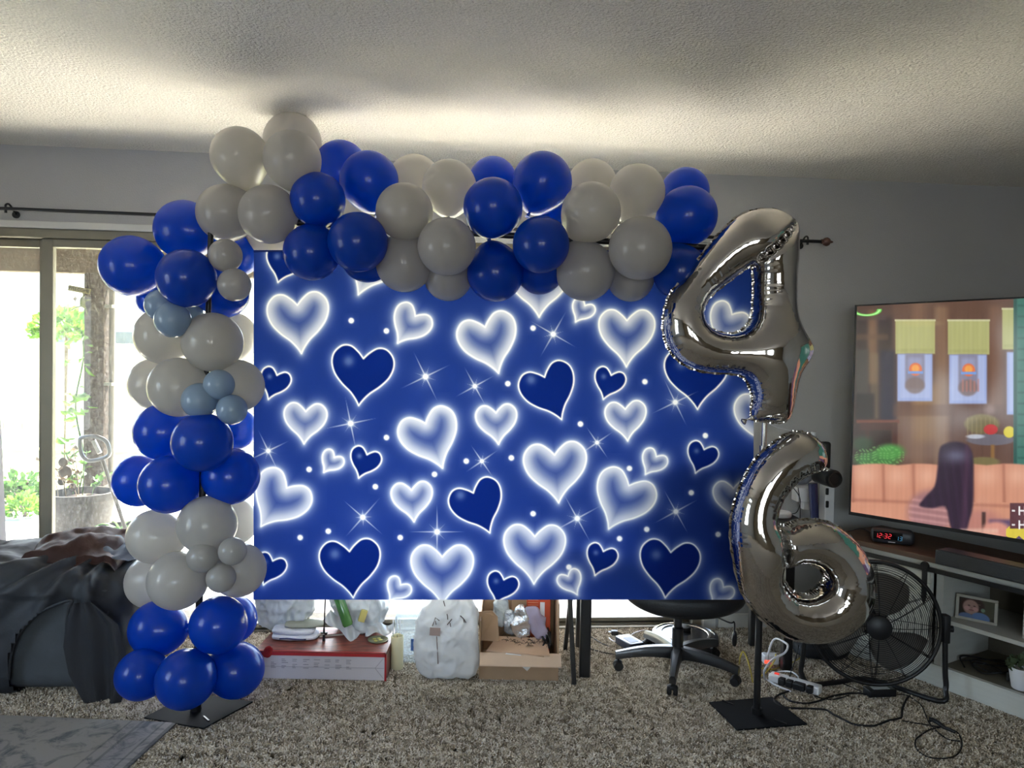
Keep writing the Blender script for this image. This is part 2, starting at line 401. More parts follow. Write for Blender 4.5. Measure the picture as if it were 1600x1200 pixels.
leaf_protos = []
for k in range(46):
    z = random.uniform(.05, 1.25); a = random.uniform(0, 6.28)
    if not leaf_protos or k < 3:
        b = NB(); leafmesh(b, Vector((0, 0, 0)), (1, 0, -.25), .085, .3 * k); o = obj('leaf', b, M_LEAF, vine, smooth=True); leaf_protos.append(o)
    else: o = random.choice(leaf_protos).copy(); COL.objects.link(o); o.parent = vine
    o.location = (random.uniform(-.09, .05), random.uniform(-.08, 0), z); o.rotation_euler = (random.uniform(-.7, .7), random.uniform(-.7, .7), random.choice((-1, 1)) * random.uniform(.2, 2.9)); sc_ = random.uniform(.7, 1.3); o.scale = (sc_,) * 3
# big flower pot
pb = F(127, 838, GZ); r0 = .24
pot = thing('large_planter', 'large dark brown planter tub with bare plants at the foot of the post', 'planter', (P(127, 800, 5.35).x, 5.35, GZ))
pz = P(127, 768, 5.35).z - GZ
b = NB(); lathe(b, [(0, 0), (.15, 0), (.165, .02), (.225, pz - .05), (.24, pz - .05), (.24, pz), (.215, pz), (.205, pz - .06), (0, pz - .06)], seg=40); obj('tub', b, mat('planter_plastic', rgb(38, 33, 31), 0.6, var=0.25, vscale=25), pot, autos=40)
b = NB(); lathe(b, [(.205, pz - .07), (.12, pz - .035), (0, pz - .03)], seg=24); obj('soil', b, mat('soil', rgb(70, 56, 44), 1, bump=1, bscale=90), pot, smooth=True)
for k in range(9):
    a = random.uniform(0, 6.28); rr = random.uniform(.02, .16); h = random.uniform(.12, .34)
    b = NB(); p0 = Vector((rr * math.cos(a), rr * math.sin(a), pz - .04)); lean = Vector((math.cos(a) * .12, math.sin(a) * .1, 0))
    pts = [p0 + lean * (t ** 2) + Vector((0, 0, h * t)) for t in np.linspace(0, 1, 7)]; tube(b, pts, .0035, 5)
    for t in (.45, .7, .95):
        for q in range(3): leafmesh(b, p0 + lean * t * t + Vector((0, 0, h * t)), (random.uniform(-1, 1), random.uniform(-1, 1), .5), random.uniform(.035, .06))
    obj('plant_stalk', b, M_LEAFD if k % 2 else mat('dry_plant', rgb(140, 120, 96), .8), pot)
# round leaf garden ornament (stacked discs) left in the tub
orn = thing('garden_ornament', 'brown garden stake of stacked round leaves standing in the planter', 'ornament', (P(90, 760, 5.25).x, 5.33, P(90, 766, 5.3).z - .04))
b = NB(); cyl(b, (0, 0, 0), (0, 0, .24), .005, seg=8); obj('stake', b, M_RUBBER, orn)
for (dx, z, r) in ((0, .24, .035), (.015, .17, .05), (-.01, .10, .03), (.07, .06, .03)):
    b = NB(); lathe(b, [(0, 0), (r * .8, .002), (r, .008), (r * .8, .014), (0, .016)], (dx, -.01, z), 20, (0.1, -1, .2)); obj('disc', b, mat('rusty_disc', rgb(60, 48, 36), .7), orn, smooth=True)
# second dark pot
p2_ = thing('dark_pot', 'smaller dark pot beside the planter, half behind the blue balloons', 'planter', (P(188, 800, 5.1).x, 5.1, GZ))
b = NB(); lathe(b, [(0, 0), (.10, 0), (.14, .30), (.155, .30), (.155, .34), (.135, .34), (.13, .29), (0, .29)], seg=32); obj('tub', b, mat('dark_planter', rgb(30, 34, 40), .6), p2_, autos=40)
for k in range(8):
    a = k * .8; b = NB(); pts = [Vector((math.cos(a) * .2 * t, math.sin(a) * .2 * t, .29 + .22 * t - .2 * t * t)) for t in np.linspace(0, 1, 6)]; tube(b, pts, lambda t: .010 * (1 - t) + .002, 5); obj('blade_leaf', b, M_LEAFD, p2_)
# clear bucket with watering hose
bk = thing('clear_bucket', 'pale blue clear bucket standing in front of the planter', 'bucket', (P(152, 800, 4.9).x, 4.9, GZ))
b = NB(); lathe(b, [(0, .004), (.07, .004), (.078, .19), (.082, .19), (.082, .2), (.074, .2), (.066, .01), (0, .01)], seg=32); obj('bucket_wall', b, mat('blue_plastic', rgb(170, 200, 225), .3, trans=.6), bk, autos=40)
b = NB(); tube(b, [Vector((math.cos(a) * .08, -.03 * math.sin(a), .2 + math.sin(a) * .06)) for a in np.linspace(0, math.pi, 14)], .003, 6); obj('bucket_handle', b, M_SILVER, bk)
hs = thing('garden_hose', 'thin pale hose curled on the patio in front of the planter', 'hose', (P(120, 820, 4.8).x, 4.8, GZ))
b = NB(); tube(b, catmull([(-.35, -.15, .01), (-.15, -.05, .01), (.02, .02, .02), (.08, .05, .10), (.0, .04, .16), (-.06, .02, .10), (.0, 0, .015), (.09, -.03, .01)], 8), .006, 8); obj('hose_tube', b, mat('pale_hose', rgb(200, 205, 205), .5), hs)
# D-handled tool leaning
Y_ = 4.85
hd = thing('garden_tool', 'silver D-grip garden tool leaning beside the post', 'tool', P(178, 745, Y_))
b = NB(); q = [(125, 690), (128, 684), (150, 682), (166, 690), (171, 704), (168, 713), (150, 719), (136, 719), (127, 708)]
tube(b, catmull([P(x, y, Y_ - .03) for x, y in q], 5, True), .013, 10, closed=True); obj('grip', b, mat('silver_grip', rgb(90, 92, 94), .3, metal=.6), hd, world_space=True, smooth=True)
b = NB(); cyl(b, P(146, 688, Y_ - .03), P(156, 708, Y_ - .03), .014, seg=12); obj('grip_bridge', b, M_SILVER, hd, world_space=True)
b = NB(); end = P(215, 840, Y_ + .05); cyl(b, P(160, 718, Y_ - .03), Vector((end.x, end.y, GZ + .12)), .013, seg=12); obj('shaft', b, mat('grey_shaft', rgb(74, 68, 64), .4), hd, world_space=True)
b = NB(); box(b, Vector((end.x, end.y, GZ + .06)), (.16, .02, .12), bev=.006); obj('tool_blade', b, M_SILVER, hd, world_space=True)
# hanging welcome sign, star and gecko (wall art hung from the beam)
Ys = PY - .085
sg = thing('welcome_sign', 'small hanging sign reading WELCOME beside the post', 'sign', P(124, 452, Ys))
c0, c1 = P(107, 449.5, Ys), P(141, 456, Ys); dv = (c1 - c0); an = math.atan2(dv.z, dv.x)
Ms = Matrix.Translation((c0 + c1) / 2) @ Matrix.Rotation(-an, 4, 'Y')
b = NB(); box(b, (0, 0, 0), (dv.length, .012, .042), bev=.002); b.transform(Ms); obj('board', b, mat('sign_board', rgb(120, 112, 70), .7), sg, world_space=True)
text_mesh('lettering', 'WELCOME', .034, mat('sign_ink', rgb(16, 14, 10), .7), lmat(sg).inverted() @ Ms @ Matrix.Translation((0, -.0075, 0)) @ Matrix.Rotation(R(90), 4, 'X'), sg)
for s_ in (-.07, .07):
    b = NB(); cyl(b, ((c0 + c1) / 2) + Vector((s_, 0, .02 - s_ * math.tan(-an))), Vector((((c0 + c1) / 2).x + s_, Ys, zb + .0)), .0015, seg=6)
    obj('string', b, M_RUBBER, sg, world_space=True)
stt = thing('star_ornament', 'small dark star ornament hanging below the welcome sign', 'ornament', P(117, 467, Ys))
b = NB(); c = P(117, 467, Ys); poly = [c + Vector((math.sin(k * math.pi / 6) * (.028 if k % 2 == 0 else .009), 0, math.cos(k * math.pi / 6) * (.028 if k % 2 == 0 else .009))) for k in range(12)]; prism(b, poly, (0, .006, 0)); obj('star', b, mat('bronze', rgb(110, 90, 70), .5), stt, world_space=True)
b = NB(); cyl(b, c + Vector((0, .003, .02)), (c.x, Ys + .003, P(117, 452, Ys).z - .023), .001, seg=5); obj('string', b, M_RUBBER, stt, world_space=True)
gk = thing('gecko_ornament', 'green leaping gecko ornament hanging against the post', 'ornament', P(130, 475, Ys))
M_GK = mat('gecko_green', rgb(84, 94, 30), .5)
b = NB(); tube(b, [P(x, y, Ys) for x, y in ((130, 464), (129, 470), (129, 477), (134, 482))], lambda t: .018 * math.sin(math.pi * (t * .8 + .15)) + .004, 8); obj('body', b, M_GK, gk, world_space=True, smooth=True)
for q in (((129, 478), (120, 480), (111, 485)), ((131, 480), (135, 485), (136, 492)), ((130, 471), (135, 469), (140, 468)), ((129, 466), (131, 461), (130, 458))):
    b = NB(); tube(b, [P(x, y, Ys) for x, y in q], .006, 6); obj('limb', b, M_GK, gk, world_space=True, smooth=True)
b = NB(); cyl(b, P(130, 460, Ys), (P(130, 459, Ys).x, PY+.06, zb+.01), .001, seg=5); obj('string', b, M_RUBBER, gk, world_space=True)
# fence of single planks with rails
fen = thing('wooden_fence', 'sunlit pale plank fence across the far side of the yard', 'fence', (0, 12, GZ))
M_FEN = mat('fence_wood', rgb(205, 190, 165), .85, var=.12, vscale=4, aniso=(6, 6, 1))
pl = None
for k in range(104):
    if pl is None:
        b = NB(); box(b, (0, 0, .88), (.142, .02, 1.72), bev=.003, seg=1); pl = o = obj('plank', b, M_FEN, fen)
    else: o = pl.copy(); COL.objects.link(o); o.parent = fen
    o.location = (-10 + k * .152, random.uniform(-.003, .003), random.uniform(-.012, .012))
for z in (.4, 1.45):
    b = NB(); box(b, (-2.2, .035, z), (15.8, .045, .09)); obj('rail', b, M_FEN, fen)
# neighbouring house beyond the fence
nh = thing('neighbour_house', 'white house wall with small dark windows beyond the fence', 'house', (-9, 17, GZ))
b = NB(); box(b, (0, 0, 2.0), (9, .3, 4.0)); obj('wall', b, mat('white_siding', rgb(225, 222, 215), .8, var=.03), nh)
for x in (-1.2, .2, 2.6):
    for z in (1.9,):
        b = NB(); box(b, (x, -.17, z), (.7, .06, .5), bev=.01); w_ = obj('window', b, M_WHITE_PAINT, nh)
        b = NB(); box(b, (x, -.205, z), (.6, .02, .4)); obj('pane', b, mat('dark_pane', rgb(90, 96, 100), .2), w_)
b = NB(); prism(b, [(-4.9, -.5, 3.95), (-4.9, .6, 3.95), (-4.9, .6, 5.0)], (9.8, 0, 0)); obj('roof', b, mat('roof_shingle', rgb(130, 118, 108), .9), nh)
# shrubs at the patio's edge
def shrub(name, label, loc, rad, n, size, m, trunk=0.0):
    t = thing(name, label, 'shrub', loc); b = NB()
    for k in range(5): a = k * 1.3; tube(b, [Vector((0, 0, 0)), Vector((.01 * k, 0, trunk)), Vector((math.cos(a) * rad * .4, math.sin(a) * rad * .4, trunk + rad * .8))], .008, 5)
    obj('stems', b, mat('twig', rgb(90, 74, 56), .8), t); b = NB()
    for k in range(n):
        d = Vector((random.gauss(0, 1), random.gauss(0, 1), abs(random.gauss(0, .9)))).normalized(); r_ = rad * random.uniform(.45, 1)
        leafmesh(b, Vector((d.x * r_, d.y * r_, d.z * r_ * 1.1 + .02 + trunk)), d + Vector((random.uniform(-.6, .6), random.uniform(-.6, .6), random.uniform(-.3, .6))), size * random.uniform(.6, 1.2), random.uniform(0, 3))
    obj('foliage', b, m, t, kind='stuff')
shrub('low_shrub', 'low green shrub on the ground left of the door stile', (P(28, 800, 7.6).x, 7.6, GZ), .26, 400, .07, M_LEAFD)
shrub('low_shrub', 'small yellow green shrub just behind the large planter', (P(78, 790, 7.3).x, 6.9, GZ), .17, 260, .06, M_LEAF)
shrub('young_tree', 'young sunlit tree before the fence, hazy behind the hanging ornaments', (P(95, 560, 10.8).x, 10.9, GZ), .42, 420, .12, M_LEAF, 1.75)
# low step outside the right part of the door
b = NB(); box(b, (P(985, 960, 5.4).x, 5.4, GZ + .07), (.9, .35, .14), bev=.01); struct('patio_step', b, mat('grey_step', rgb(120, 126, 132), .8, var=.1))

# ================================================================== CARPET PILE, RUG
b = NB(); box(b, (0, 2.85, .002), (6.9, 2.3, .003))
tex_area = None
def carpet():
    tb = NB()
    for k in range(3):
        a = k * 2.1; pts = [Vector((math.cos(a + t * 2) * .0035 * (1 + t), math.sin(a + t * 2) * .0035 * (1 + t), t * .011)) for t in (0, .5, 1)]
        tube(tb, pts, lambda t: .0022 * (1.25 - .5 * t), 4, caps=True)
    me = bpy.data.meshes.new('carpet_tuft'); tb.to_mesh(me); tb.free()
    m = bpy.data.materials.new('carpet_yarn'); m.use_nodes = True; N = m.node_tree.nodes; L = m.node_tree.links; bs = N['Principled BSDF']; bs.inputs['Roughness'].default_value = .95; bs.inputs['Specular IOR Level'].default_value = .1
    oi = N.new('ShaderNodeObjectInfo'); cr = N.new('ShaderNodeValToRGB'); L.new(oi.outputs['Random'], cr.inputs[0]); L.new(cr.outputs[0], bs.inputs['Base Color'])
    e = cr.color_ramp.elements; e[0].color = (*rgb(118, 106, 90), 1); e[1].color = (*rgb(232, 223, 208), 1); e.new(.45).color = (*rgb(186, 174, 154), 1)
    me.materials.append(m)
    tuft = bpy.data.objects.new('carpet_tuft', me)
    gm = bpy.data.meshes.new('carpet_pile'); x0, x1 = -3.35, 3.45
    V = [(x0, 1.75, .0), (x1, 1.75, 0), (x1, WY0 + WK * x1 - .01, 0), (x0, WY0 + WK * x0 - .01, 0)]
    gm.from_pydata(V, [], [(0, 1, 2, 3)]); o = bpy.data.objects.new('carpet_pile', gm); COL.objects.link(o)
    o['kind'] = 'stuff'; o['label'] = 'shaggy beige and grey carpet pile covering the living room floor'; o['category'] = 'carpet'
    gm.materials.append(m)
    ng = bpy.data.node_groups.new('pile', 'GeometryNodeTree')
    ng.interface.new_socket('Geometry', in_out='INPUT', socket_type='NodeSocketGeometry'); ng.interface.new_socket('Geometry', in_out='OUTPUT', socket_type='NodeSocketGeometry')
    n = ng.nodes; l = ng.links
    gi = n.new('NodeGroupInput'); go = n.new('NodeGroupOutput'); dp = n.new('GeometryNodeDistributePointsOnFaces'); dp.inputs['Density'].default_value = 13000
    ip = n.new('GeometryNodeInstanceOnPoints'); oi_ = n.new('GeometryNodeObjectInfo'); oi_.inputs['Object'].default_value = tuft
    rv = n.new('FunctionNodeRandomValue'); rv.data_type = 'FLOAT_VECTOR'; rv.inputs[0].default_value = (-.5, -.5, 0); rv.inputs[1].default_value = (.5, .5, 6.28)
    rs = n.new('FunctionNodeRandomValue'); rs.data_type = 'FLOAT'; rs.inputs[2].default_value = .8; rs.inputs[3].default_value = 1.35
    l.new(gi.outputs[0], dp.inputs['Mesh']); l.new(dp.outputs['Points'], ip.inputs['Points']); l.new(oi_.outputs['Geometry'], ip.inputs['Instance'])
    l.new(rv.outputs[0], ip.inputs['Rotation']); l.new(rs.outputs[1], ip.inputs['Scale'])
    jg = n.new('GeometryNodeJoinGeometry'); l.new(gi.outputs[0], jg.inputs[0]); l.new(ip.outputs[0], jg.inputs[0]); l.new(jg.outputs[0], go.inputs[0])
    md = o.modifiers.new('pile', 'NODES'); md.node_group = ng
    return o
b.free(); carpet()
# rug: distressed print
FZ = .012                                   # top of the carpet pile, where things rest
rr_ = F(277, 1131, FZ); rl_ = F(0, 1119, FZ); rb_ = F(202, 1200, FZ)
def m_rug():
    m = bpy.data.materials.new('distressed_rug'); m.use_nodes = True; N = m.node_tree.nodes; L = m.node_tree.links; bs = N['Principled BSDF']; bs.inputs['Roughness'].default_value = .95; bs.inputs['Specular IOR Level'].default_value = .1
    tc = N.new('ShaderNodeTexCoord'); nz = N.new('ShaderNodeTexNoise'); nz.inputs['Scale'].default_value = 9; nz.inputs['Detail'].default_value = 8; nz.inputs['Roughness'].default_value = .7; nz.inputs['Distortion'].default_value = 1.2
    L.new(tc.outputs['Object'], nz.inputs[0]); cr = N.new('ShaderNodeValToRGB'); L.new(nz.outputs[0], cr.inputs[0])
    e = cr.color_ramp.elements; e[0].position = .36; e[0].color = (*rgb(96, 98, 101), 1); e[1].position = .5; e[1].color = (*rgb(146, 143, 138), 1)
    sx = N.new('ShaderNodeSeparateXYZ'); L.new(tc.outputs['Object'], sx.inputs[0])
    wv = N.new('ShaderNodeMath'); wv.operation = 'MULTIPLY'; wv.inputs[1].default_value = 1; L.new(sx.outputs[0], wv.inputs[0])
    bd = N.new('ShaderNodeValToRGB'); L.new(wv.outputs[0], bd.inputs[0]); be = bd.color_ramp; be.interpolation = 'CONSTANT'
    be.elements[0].position = 0; be.elements[0].color = (.55, .57, .62, 1); be.elements[1].position = .012; be.elements[1].color = (1, 1, 1.06, 1)
    for p_, c_ in ((.04, (.62, .64, .7, 1)), (.048, (.95, .96, 1.05, 1)), (.125, (.66, .68, .74, 1)), (.133, (1, 1, 1.04, 1)), (.17, (.7, .72, .76, 1)), (.176, (1, 1, 1, 1))): be.elements.new(p_).color = c_
    mx = N.new('ShaderNodeMix'); mx.data_type = 'RGBA'; mx.blend_type = 'MULTIPLY'; mx.inputs[0].default_value = 1; L.new(cr.outputs[0], mx.inputs[6]); L.new(bd.outputs[0], mx.inputs[7]); L.new(mx.outputs[2], bs.inputs['Base Color'])
    bp = N.new('ShaderNodeBump'); bp.inputs['Strength'].default_value = .4; bp.inputs['Distance'].default_value = .004; L.new(nz.outputs[0], bp.inputs['Height']); L.new(bp.outputs[0], bs.inputs['Normal'])
    return m
# rug local frame: x from the visible right edge inward (to -X), y along that edge
ed = (rr_ - rb_); ed.z = 0; ed.normalize(); inn = Vector((-ed.y, ed.x, 0)); 
if inn.x > 0: inn = -inn
me_ang = math.atan2(inn.y, inn.x)
rug = thing('area_rug', 'grey distressed area rug with a bordered edge beside the left black base plate', 'rug', (rr_.x, rr_.y, .012), me_ang)
b = NB(); box(b, (1.2, .9 if (Matrix.Rotation(me_ang, 3, 'Z') @ Vector((0, 1, 0))).dot(ed) < 0 else -.9, .003), (2.4, 1.8, .007), bev=.002, seg=1)
# shear so the far edge follows the photographed one
fe = (rl_ - rr_); fe.z = 0; fl = lmat(rug).to_3x3().inverted() @ fe; k_ = fl.y / fl.x
for v in b.verts: v.co.y += v.co.x * k_
obj('rug_pile', b, m_rug(), rug)

# ================================================================== HEART BACKDROP (printed fabric)
YB_ = 3.03
bx0, bx1, by0, by1 = 396.0, 1177.5, 392.0, 937.0
def seg_dist(px, py, poly):
    n = len(poly); d = np.full(px.shape, 1e9); inside = np.zeros(px.shape, bool)
    for i in range(n):
        ax, ay = poly[i]; bx, by = poly[(i + 1) % n]; ex, ey = bx - ax, by - ay; L2 = ex * ex + ey * ey + 1e-12
        t = np.clip(((px - ax) * ex + (py - ay) * ey) / L2, 0, 1); d = np.minimum(d, (px - ax - t * ex) ** 2 + (py - ay - t * ey) ** 2)
        c = ((ay > py) != (by > py)); xi = (bx - ax) * (py - ay) / (by - ay + 1e-12) + ax; inside ^= c & (px < xi)
    d = np.sqrt(d); return np.where(inside, -d, d)
def heart_poly(nx, ny, tx, ty, w, n=7):
    ax, ay = tx - nx, ty - ny; L_ = math.hypot(ax, ay); ax, ay = ax / L_, ay / L_   # down
    rx, ry = ay, -ax                                                                # right when looking at it
    if rx < 0: rx, ry = -rx, -ry
    k = L_ / (.77 * w)
    half = [(0, 0), (.09, -.10), (.22, -.19), (.36, -.18), (.475, -.06), (.50, .10), (.44, .28), (.31, .44), (.16, .57), (.06, .69), (0, .79)]
    cm = catmull([Vector((a, b_, 0)) for a, b_ in half], n)
    pts = [(p.x, p.y) for p in cm]
    full = pts + [(-a, b_) for a, b_ in pts[-2:0:-1]]
    out = []
    for a, b_ in full:
        yy = b_ * w * (k if b_ > 0 else 1) * (.77 / .79)
        out.append((nx + rx * a * w + ax * yy, ny + ry * a * w + ay * yy))
    return out
HEARTS = [('A',464.5,476,471,551,96),('B',568,559,560.6,632,97),('A',649,493,621.5,535,62),('A',758,510,779,581.6,93),('B',432.5,585,419,622.6,48),
('A',477.6,641.5,475,692,67),('A',665,660,691.5,730,93),('A',775,643.6,779,692.7,64),('B',447,398,434,440.7,60),('A',592,386,560,460,92),
('A',842,422,842.5,494.5,96),('A',914,476.7,899.4,502,37),('A',979.5,500,978.7,572,87),('B',851,588,877.6,654,88),('B',955,585,942.7,622.6,49),
('A',977,638,980.8,687.4,64),('B',1088,563,1089.7,638,100),('A',1143.5,490.6,1117,536,64),('A',1193,628,1205,703,94),
('A',448,761,407.6,821.7,92),('A',522.5,713,506,736.5,36),('B',573.5,709,560.6,745.6,49),('A',643,764.5,647,814,64),('B',739.6,769,765.4,831.7,84),
('B',426,876,411.5,914,48),('B',546,861,552,934,95),('A',626,913.6,609,938,40),('A',691,869.5,691,945,97),
('A',866.6,709.4,873,784.5,98),('A',982.6,757.5,951,825.7,95),('A',1025.4,712,1008.4,740,41),('B',1100,701,1086.6,737.8,49),
('A',1146,762,1148,812,64),('A',835.6,837.5,834.3,912.3,96),('B',942.8,861,929.6,899,49),('A',887.6,900,902,929.4,38),('B',787.3,905.7,775,943,50),('B',1048,862.4,1039.4,934,94),('A',1130.4,917.5,1113,944,40)]
STARS = [(665,587,1,.45),(742,602,.8,.5),(548,660,1,.2),(864.5,521,.95,1.05),(1055,627,.95,.45),(933,690,.7,.6),(419,703,.85,.45),(567,807,.95,.85),(753,719,.7,.6),(683,830,1,1.57),(902,809,1,.5),(1056,798,.9,.5)]
DOTS = [(549,500),(604,516),(604,682),(793.5,598),(907,661),(833,511.5),(1007.6,595),(1102,679),(483,732),(586.6,759),(513,829),(469,839),(625.5,839),(679,739.6),(728.6,719),(799,714),(983.5,730.4),(833,801.5),(968,840.7),(1010.5,826),(1080,768.5),(1122,834),(889,885.6)]
def lin(c):
    c = np.asarray(c, float) / 255.0; return np.where(c <= 0.04045, c / 12.92, ((c + 0.055) / 1.055) ** 2.4)
def backdrop():
    nu, nv = 820, 580
    X, Y = np.meshgrid(np.linspace(bx0, bx1, nu + 1), np.linspace(by0, by1, nv + 1)); x = X.ravel(); y = Y.ravel()
    C = np.tile(np.array([28., 52., 130.]), (len(x), 1))
    def blend(idx, col, a): C[idx] = C[idx] * (1 - a[:, None]) + np.array(col, float) * a[:, None]
    for (t, nx, ny, tx, ty, w) in HEARTS:
        cx, cy = (nx + tx) / 2, (ny + ty) / 2; R_ = w * .62 + 26
        idx = np.nonzero((abs(x - cx) < R_) & (abs(y - cy) < R_))[0]
        if not len(idx): continue
        d = seg_dist(x[idx], y[idx], heart_poly(nx, ny, tx, ty, w)); ins = d < 0; di = -np.minimum(d, 0); do = np.maximum(d, 0)
        g = np.exp(-do / (5.5 if t == 'A' else 4.5)) * (.85 if t == 'A' else .62) * (~ins); blend(idx, (226, 232, 252), g)
        if t == 'A':
            r_ = .205 * w if w > 75 else (.25 * w); v = np.exp(-(di / r_) ** 1.7) * ins; blend(idx, (217, 219, 232), v * .97)
            if w < 75: blend(idx, (150, 160, 205), ins * .12)
        else:
            blend(idx, (9, 33, 112), ins * 1.0)
            ax_, ay_ = tx - nx, ty - ny; hx = nx - .24 * w - ax_ * -.0 ; hy = ny + .04 * w
            hh = np.exp(-(((x[idx] - hx) ** 2 + (y[idx] - hy) ** 2) / (.085 * w) ** 2)) * .42 * ins; blend(idx, (180, 195, 225), hh)
        e = np.exp(-(d / 1.25) ** 2); blend(idx, (255, 255, 255), np.clip(e * 1.1, 0, 1))
    for (cx, cy, s, a0) in STARS:
        idx = np.nonzero((abs(x - cx) < 46) & (abs(y - cy) < 46))[0]
        if not len(idx): continue
        dx, dy = x[idx] - cx, y[idx] - cy; r = np.hypot(dx, dy); v = np.exp(-(r / (4.2 * s)) ** 2) * 1.2 + np.exp(-r / (9 * s)) * .55
        for k in range(8):
            an = -a0 + k * math.pi / 4; L_ = (44 if k % 2 == 0 else 20) * s; wd = 1.3 if k % 2 == 0 else .9
            u = dx * math.cos(an) + dy * math.sin(an); w_ = abs(-dx * math.sin(an) + dy * math.cos(an)); tt = np.clip(u / L_, 0, 1)
            v = np.maximum(v, (u > 0) * np.exp(-(w_ / (wd * (1.15 - tt))) ** 2) * np.clip(1 - tt, 0, 1) ** .8 * .9)
        blend(idx, (250, 251, 255), np.clip(v, 0, 1))
    for (cx, cy) in DOTS:
        idx = np.nonzero((abs(x - cx) < 12) & (abs(y - cy) < 12))[0]; r = np.hypot(x[idx] - cx, y[idx] - cy); blend(idx, (250, 250, 255), np.clip(1.25 * np.exp(-(r / 4.2) ** 4) + .3 * np.exp(-r / 4), 0, 1))
    c00, c10, c01, c11 = (np.array(P(a, b_, YB_)) for a, b_ in ((bx0, by0), (bx1, by0), (bx0, by1), (bx1, by1)))
    u = ((x - bx0) / (bx1 - bx0))[:, None]; v = ((y - by0) / (by1 - by0))[:, None]
    V = c00 * (1 - u) * (1 - v) + c10 * u * (1 - v) + c01 * (1 - u) * v + c11 * u * v
    V[:, 1] += .0035 * np.sin(V[:, 0] * 5.1 + 1) * (1 - v[:, 0])
    root = thing('photo_backdrop', 'large blue photo backdrop printed with glowing white and navy hearts and sparkles', 'backdrop', tuple((c01 + c11) / 2), kind='thing')
    V = V - np.array(root.location)
    fast_grid('printed_fabric', nu, nv, V, lin(C) * .93, attr_mat('backdrop_fabric', trans=BACK_TRANS, rough=.8, spec=.1, back=(.82, .82, .84)), root)
    bm = NB(); a, c_ = Vector(c00) + Vector((0, .004, 0)), Vector(c10) + Vector((0, .004, 0)); cyl(bm, a, c_, .004, seg=8); obj('hem', bm, mat('blue_hem', rgb(28, 52, 130), .8), root, world_space=True)
    return c00, c10
BACK_TRANS = 0.34
TL, TR = backdrop()

# ================================================================== BACKDROP STAND
stand = thing('backdrop_stand', 'black backdrop stand: two poles on flat square base plates and a crossbar', 'stand', (F(310, 1112, 0).x, 2.97, 0.0))
M_PLATE = mat('base_plate_black', rgb(14, 16, 20), .8, var=.15, vscale=20, spec=.15)
PLz = .013
def plate(q):
    b = NB(); prism(b, [F(x, y, PLz) for x, y in q], (0, 0, .006)); obj('base_plate', b, M_PLATE, stand, world_space=True)
plate([(225, 1123), (318, 1140), (395, 1098), (300, 1085)])
plate([(1108, 1099), (1152, 1142), (1261, 1133), (1206, 1091)])
pl_c = F(306, 1112, PLz); pr_c = F(1182, 1117, PLz)
zt_l = P(330, 340, pl_c.y).z; zt_r = P(1178, 392, pr_c.y).z
for (c, zt, xt) in ((pl_c, zt_l, P(330, 340, pl_c.y).x), (pr_c, zt_r, None)):
    b = NB(); zm = P(1182, 700, c.y).z if xt is None else 1.2
    tx = c.x if xt is None else xt
    f = (zm - PLz) / (zt - PLz); mid = Vector((c.x + (tx - c.x) * f, c.y, zm))
    cyl(b, (c.x, c.y, PLz + .006), mid, .0135, seg=16); po = obj('pole', b, M_BLACK, stand, world_space=True, autos=40)
    b = NB(); cyl(b, mid, (tx, c.y, zt), .0105, seg=16); cyl(b, mid - Vector((0, 0, .03)), mid + Vector((0, 0, .01)), .017, seg=16); o = obj('upper_tube', b, M_SILVER if xt is None else M_BLACK, po, autos=40); o.data.transform(lmat(stand).inverted())
    b = NB(); cyl(b, (c.x, c.y, PLz + .006), (c.x, c.y, PLz + .03), .02, seg=16); obj('pole_socket', b, M_BLACK, stand, world_space=True, autos=40)
    for s_ in (-.09, .07):
        b = NB(); box(b, (c.x + s_, c.y - s_, PLz + .008), (.05, .006, .004), Euler((0, 0, -.8))); obj('plate_rib', b, M_BLACK, stand, world_space=True)
b = NB(); cyl(b, (P(330, 340, pl_c.y).x, pl_c.y, zt_l), (pr_c.x, pr_c.y, zt_r), .012, seg=14); obj('crossbar', b, M_BLACK, stand, world_space=True, autos=40)

# ================================================================== BALLOONS
def latex(name, col, tr):
    m = bpy.data.materials.new(name); m.use_nodes = True; nt = m.node_tree; N = nt.nodes; L = nt.links; b = N['Principled BSDF']; out = N['Material Output']
    tc = N.new('ShaderNodeTexCoord'); sx = N.new('ShaderNodeSeparateXYZ'); L.new(tc.outputs['Object'], sx.inputs[0])
    nz = N.new('ShaderNodeTexNoise'); nz.inputs['Scale'].default_value = 2.5; L.new(tc.outputs['Object'], nz.inputs[0])
    cr = N.new('ShaderNodeValToRGB'); L.new(nz.outputs[0], cr.inputs[0]); c = np.array(col)
    cr.color_ramp.elements[0].color = (*(c * .94), 1); cr.color_ramp.elements[1].color = (*np.clip(c * 1.06, 0, 1), 1)
    L.new(cr.outputs[0], b.inputs['Base Color']); b.inputs['Roughness'].default_value = .28; b.inputs['Specular IOR Level'].default_value = .45; b.inputs['Coat Weight'].default_value = .35; b.inputs['Coat Roughness'].default_value = .08
    t = N.new('ShaderNodeBsdfTranslucent'); tcx = tuple(np.array(col) ** .66); t.inputs[0].default_value = (*tcx, 1)
    mx = N.new('ShaderNodeMixShader'); mx.inputs[0].default_value = tr; L.new(b.outputs[0], mx.inputs[1]); L.new(t.outputs[0], mx.inputs[2]); L.new(mx.outputs[0], out.inputs[0]); return m
M_BW = latex('white_latex', rgb(188, 185, 181), .45); M_BB = latex('blue_latex', rgb(0, 72, 186), .5); M_BG = latex('pale_blue_latex', rgb(150, 172, 196), .35)
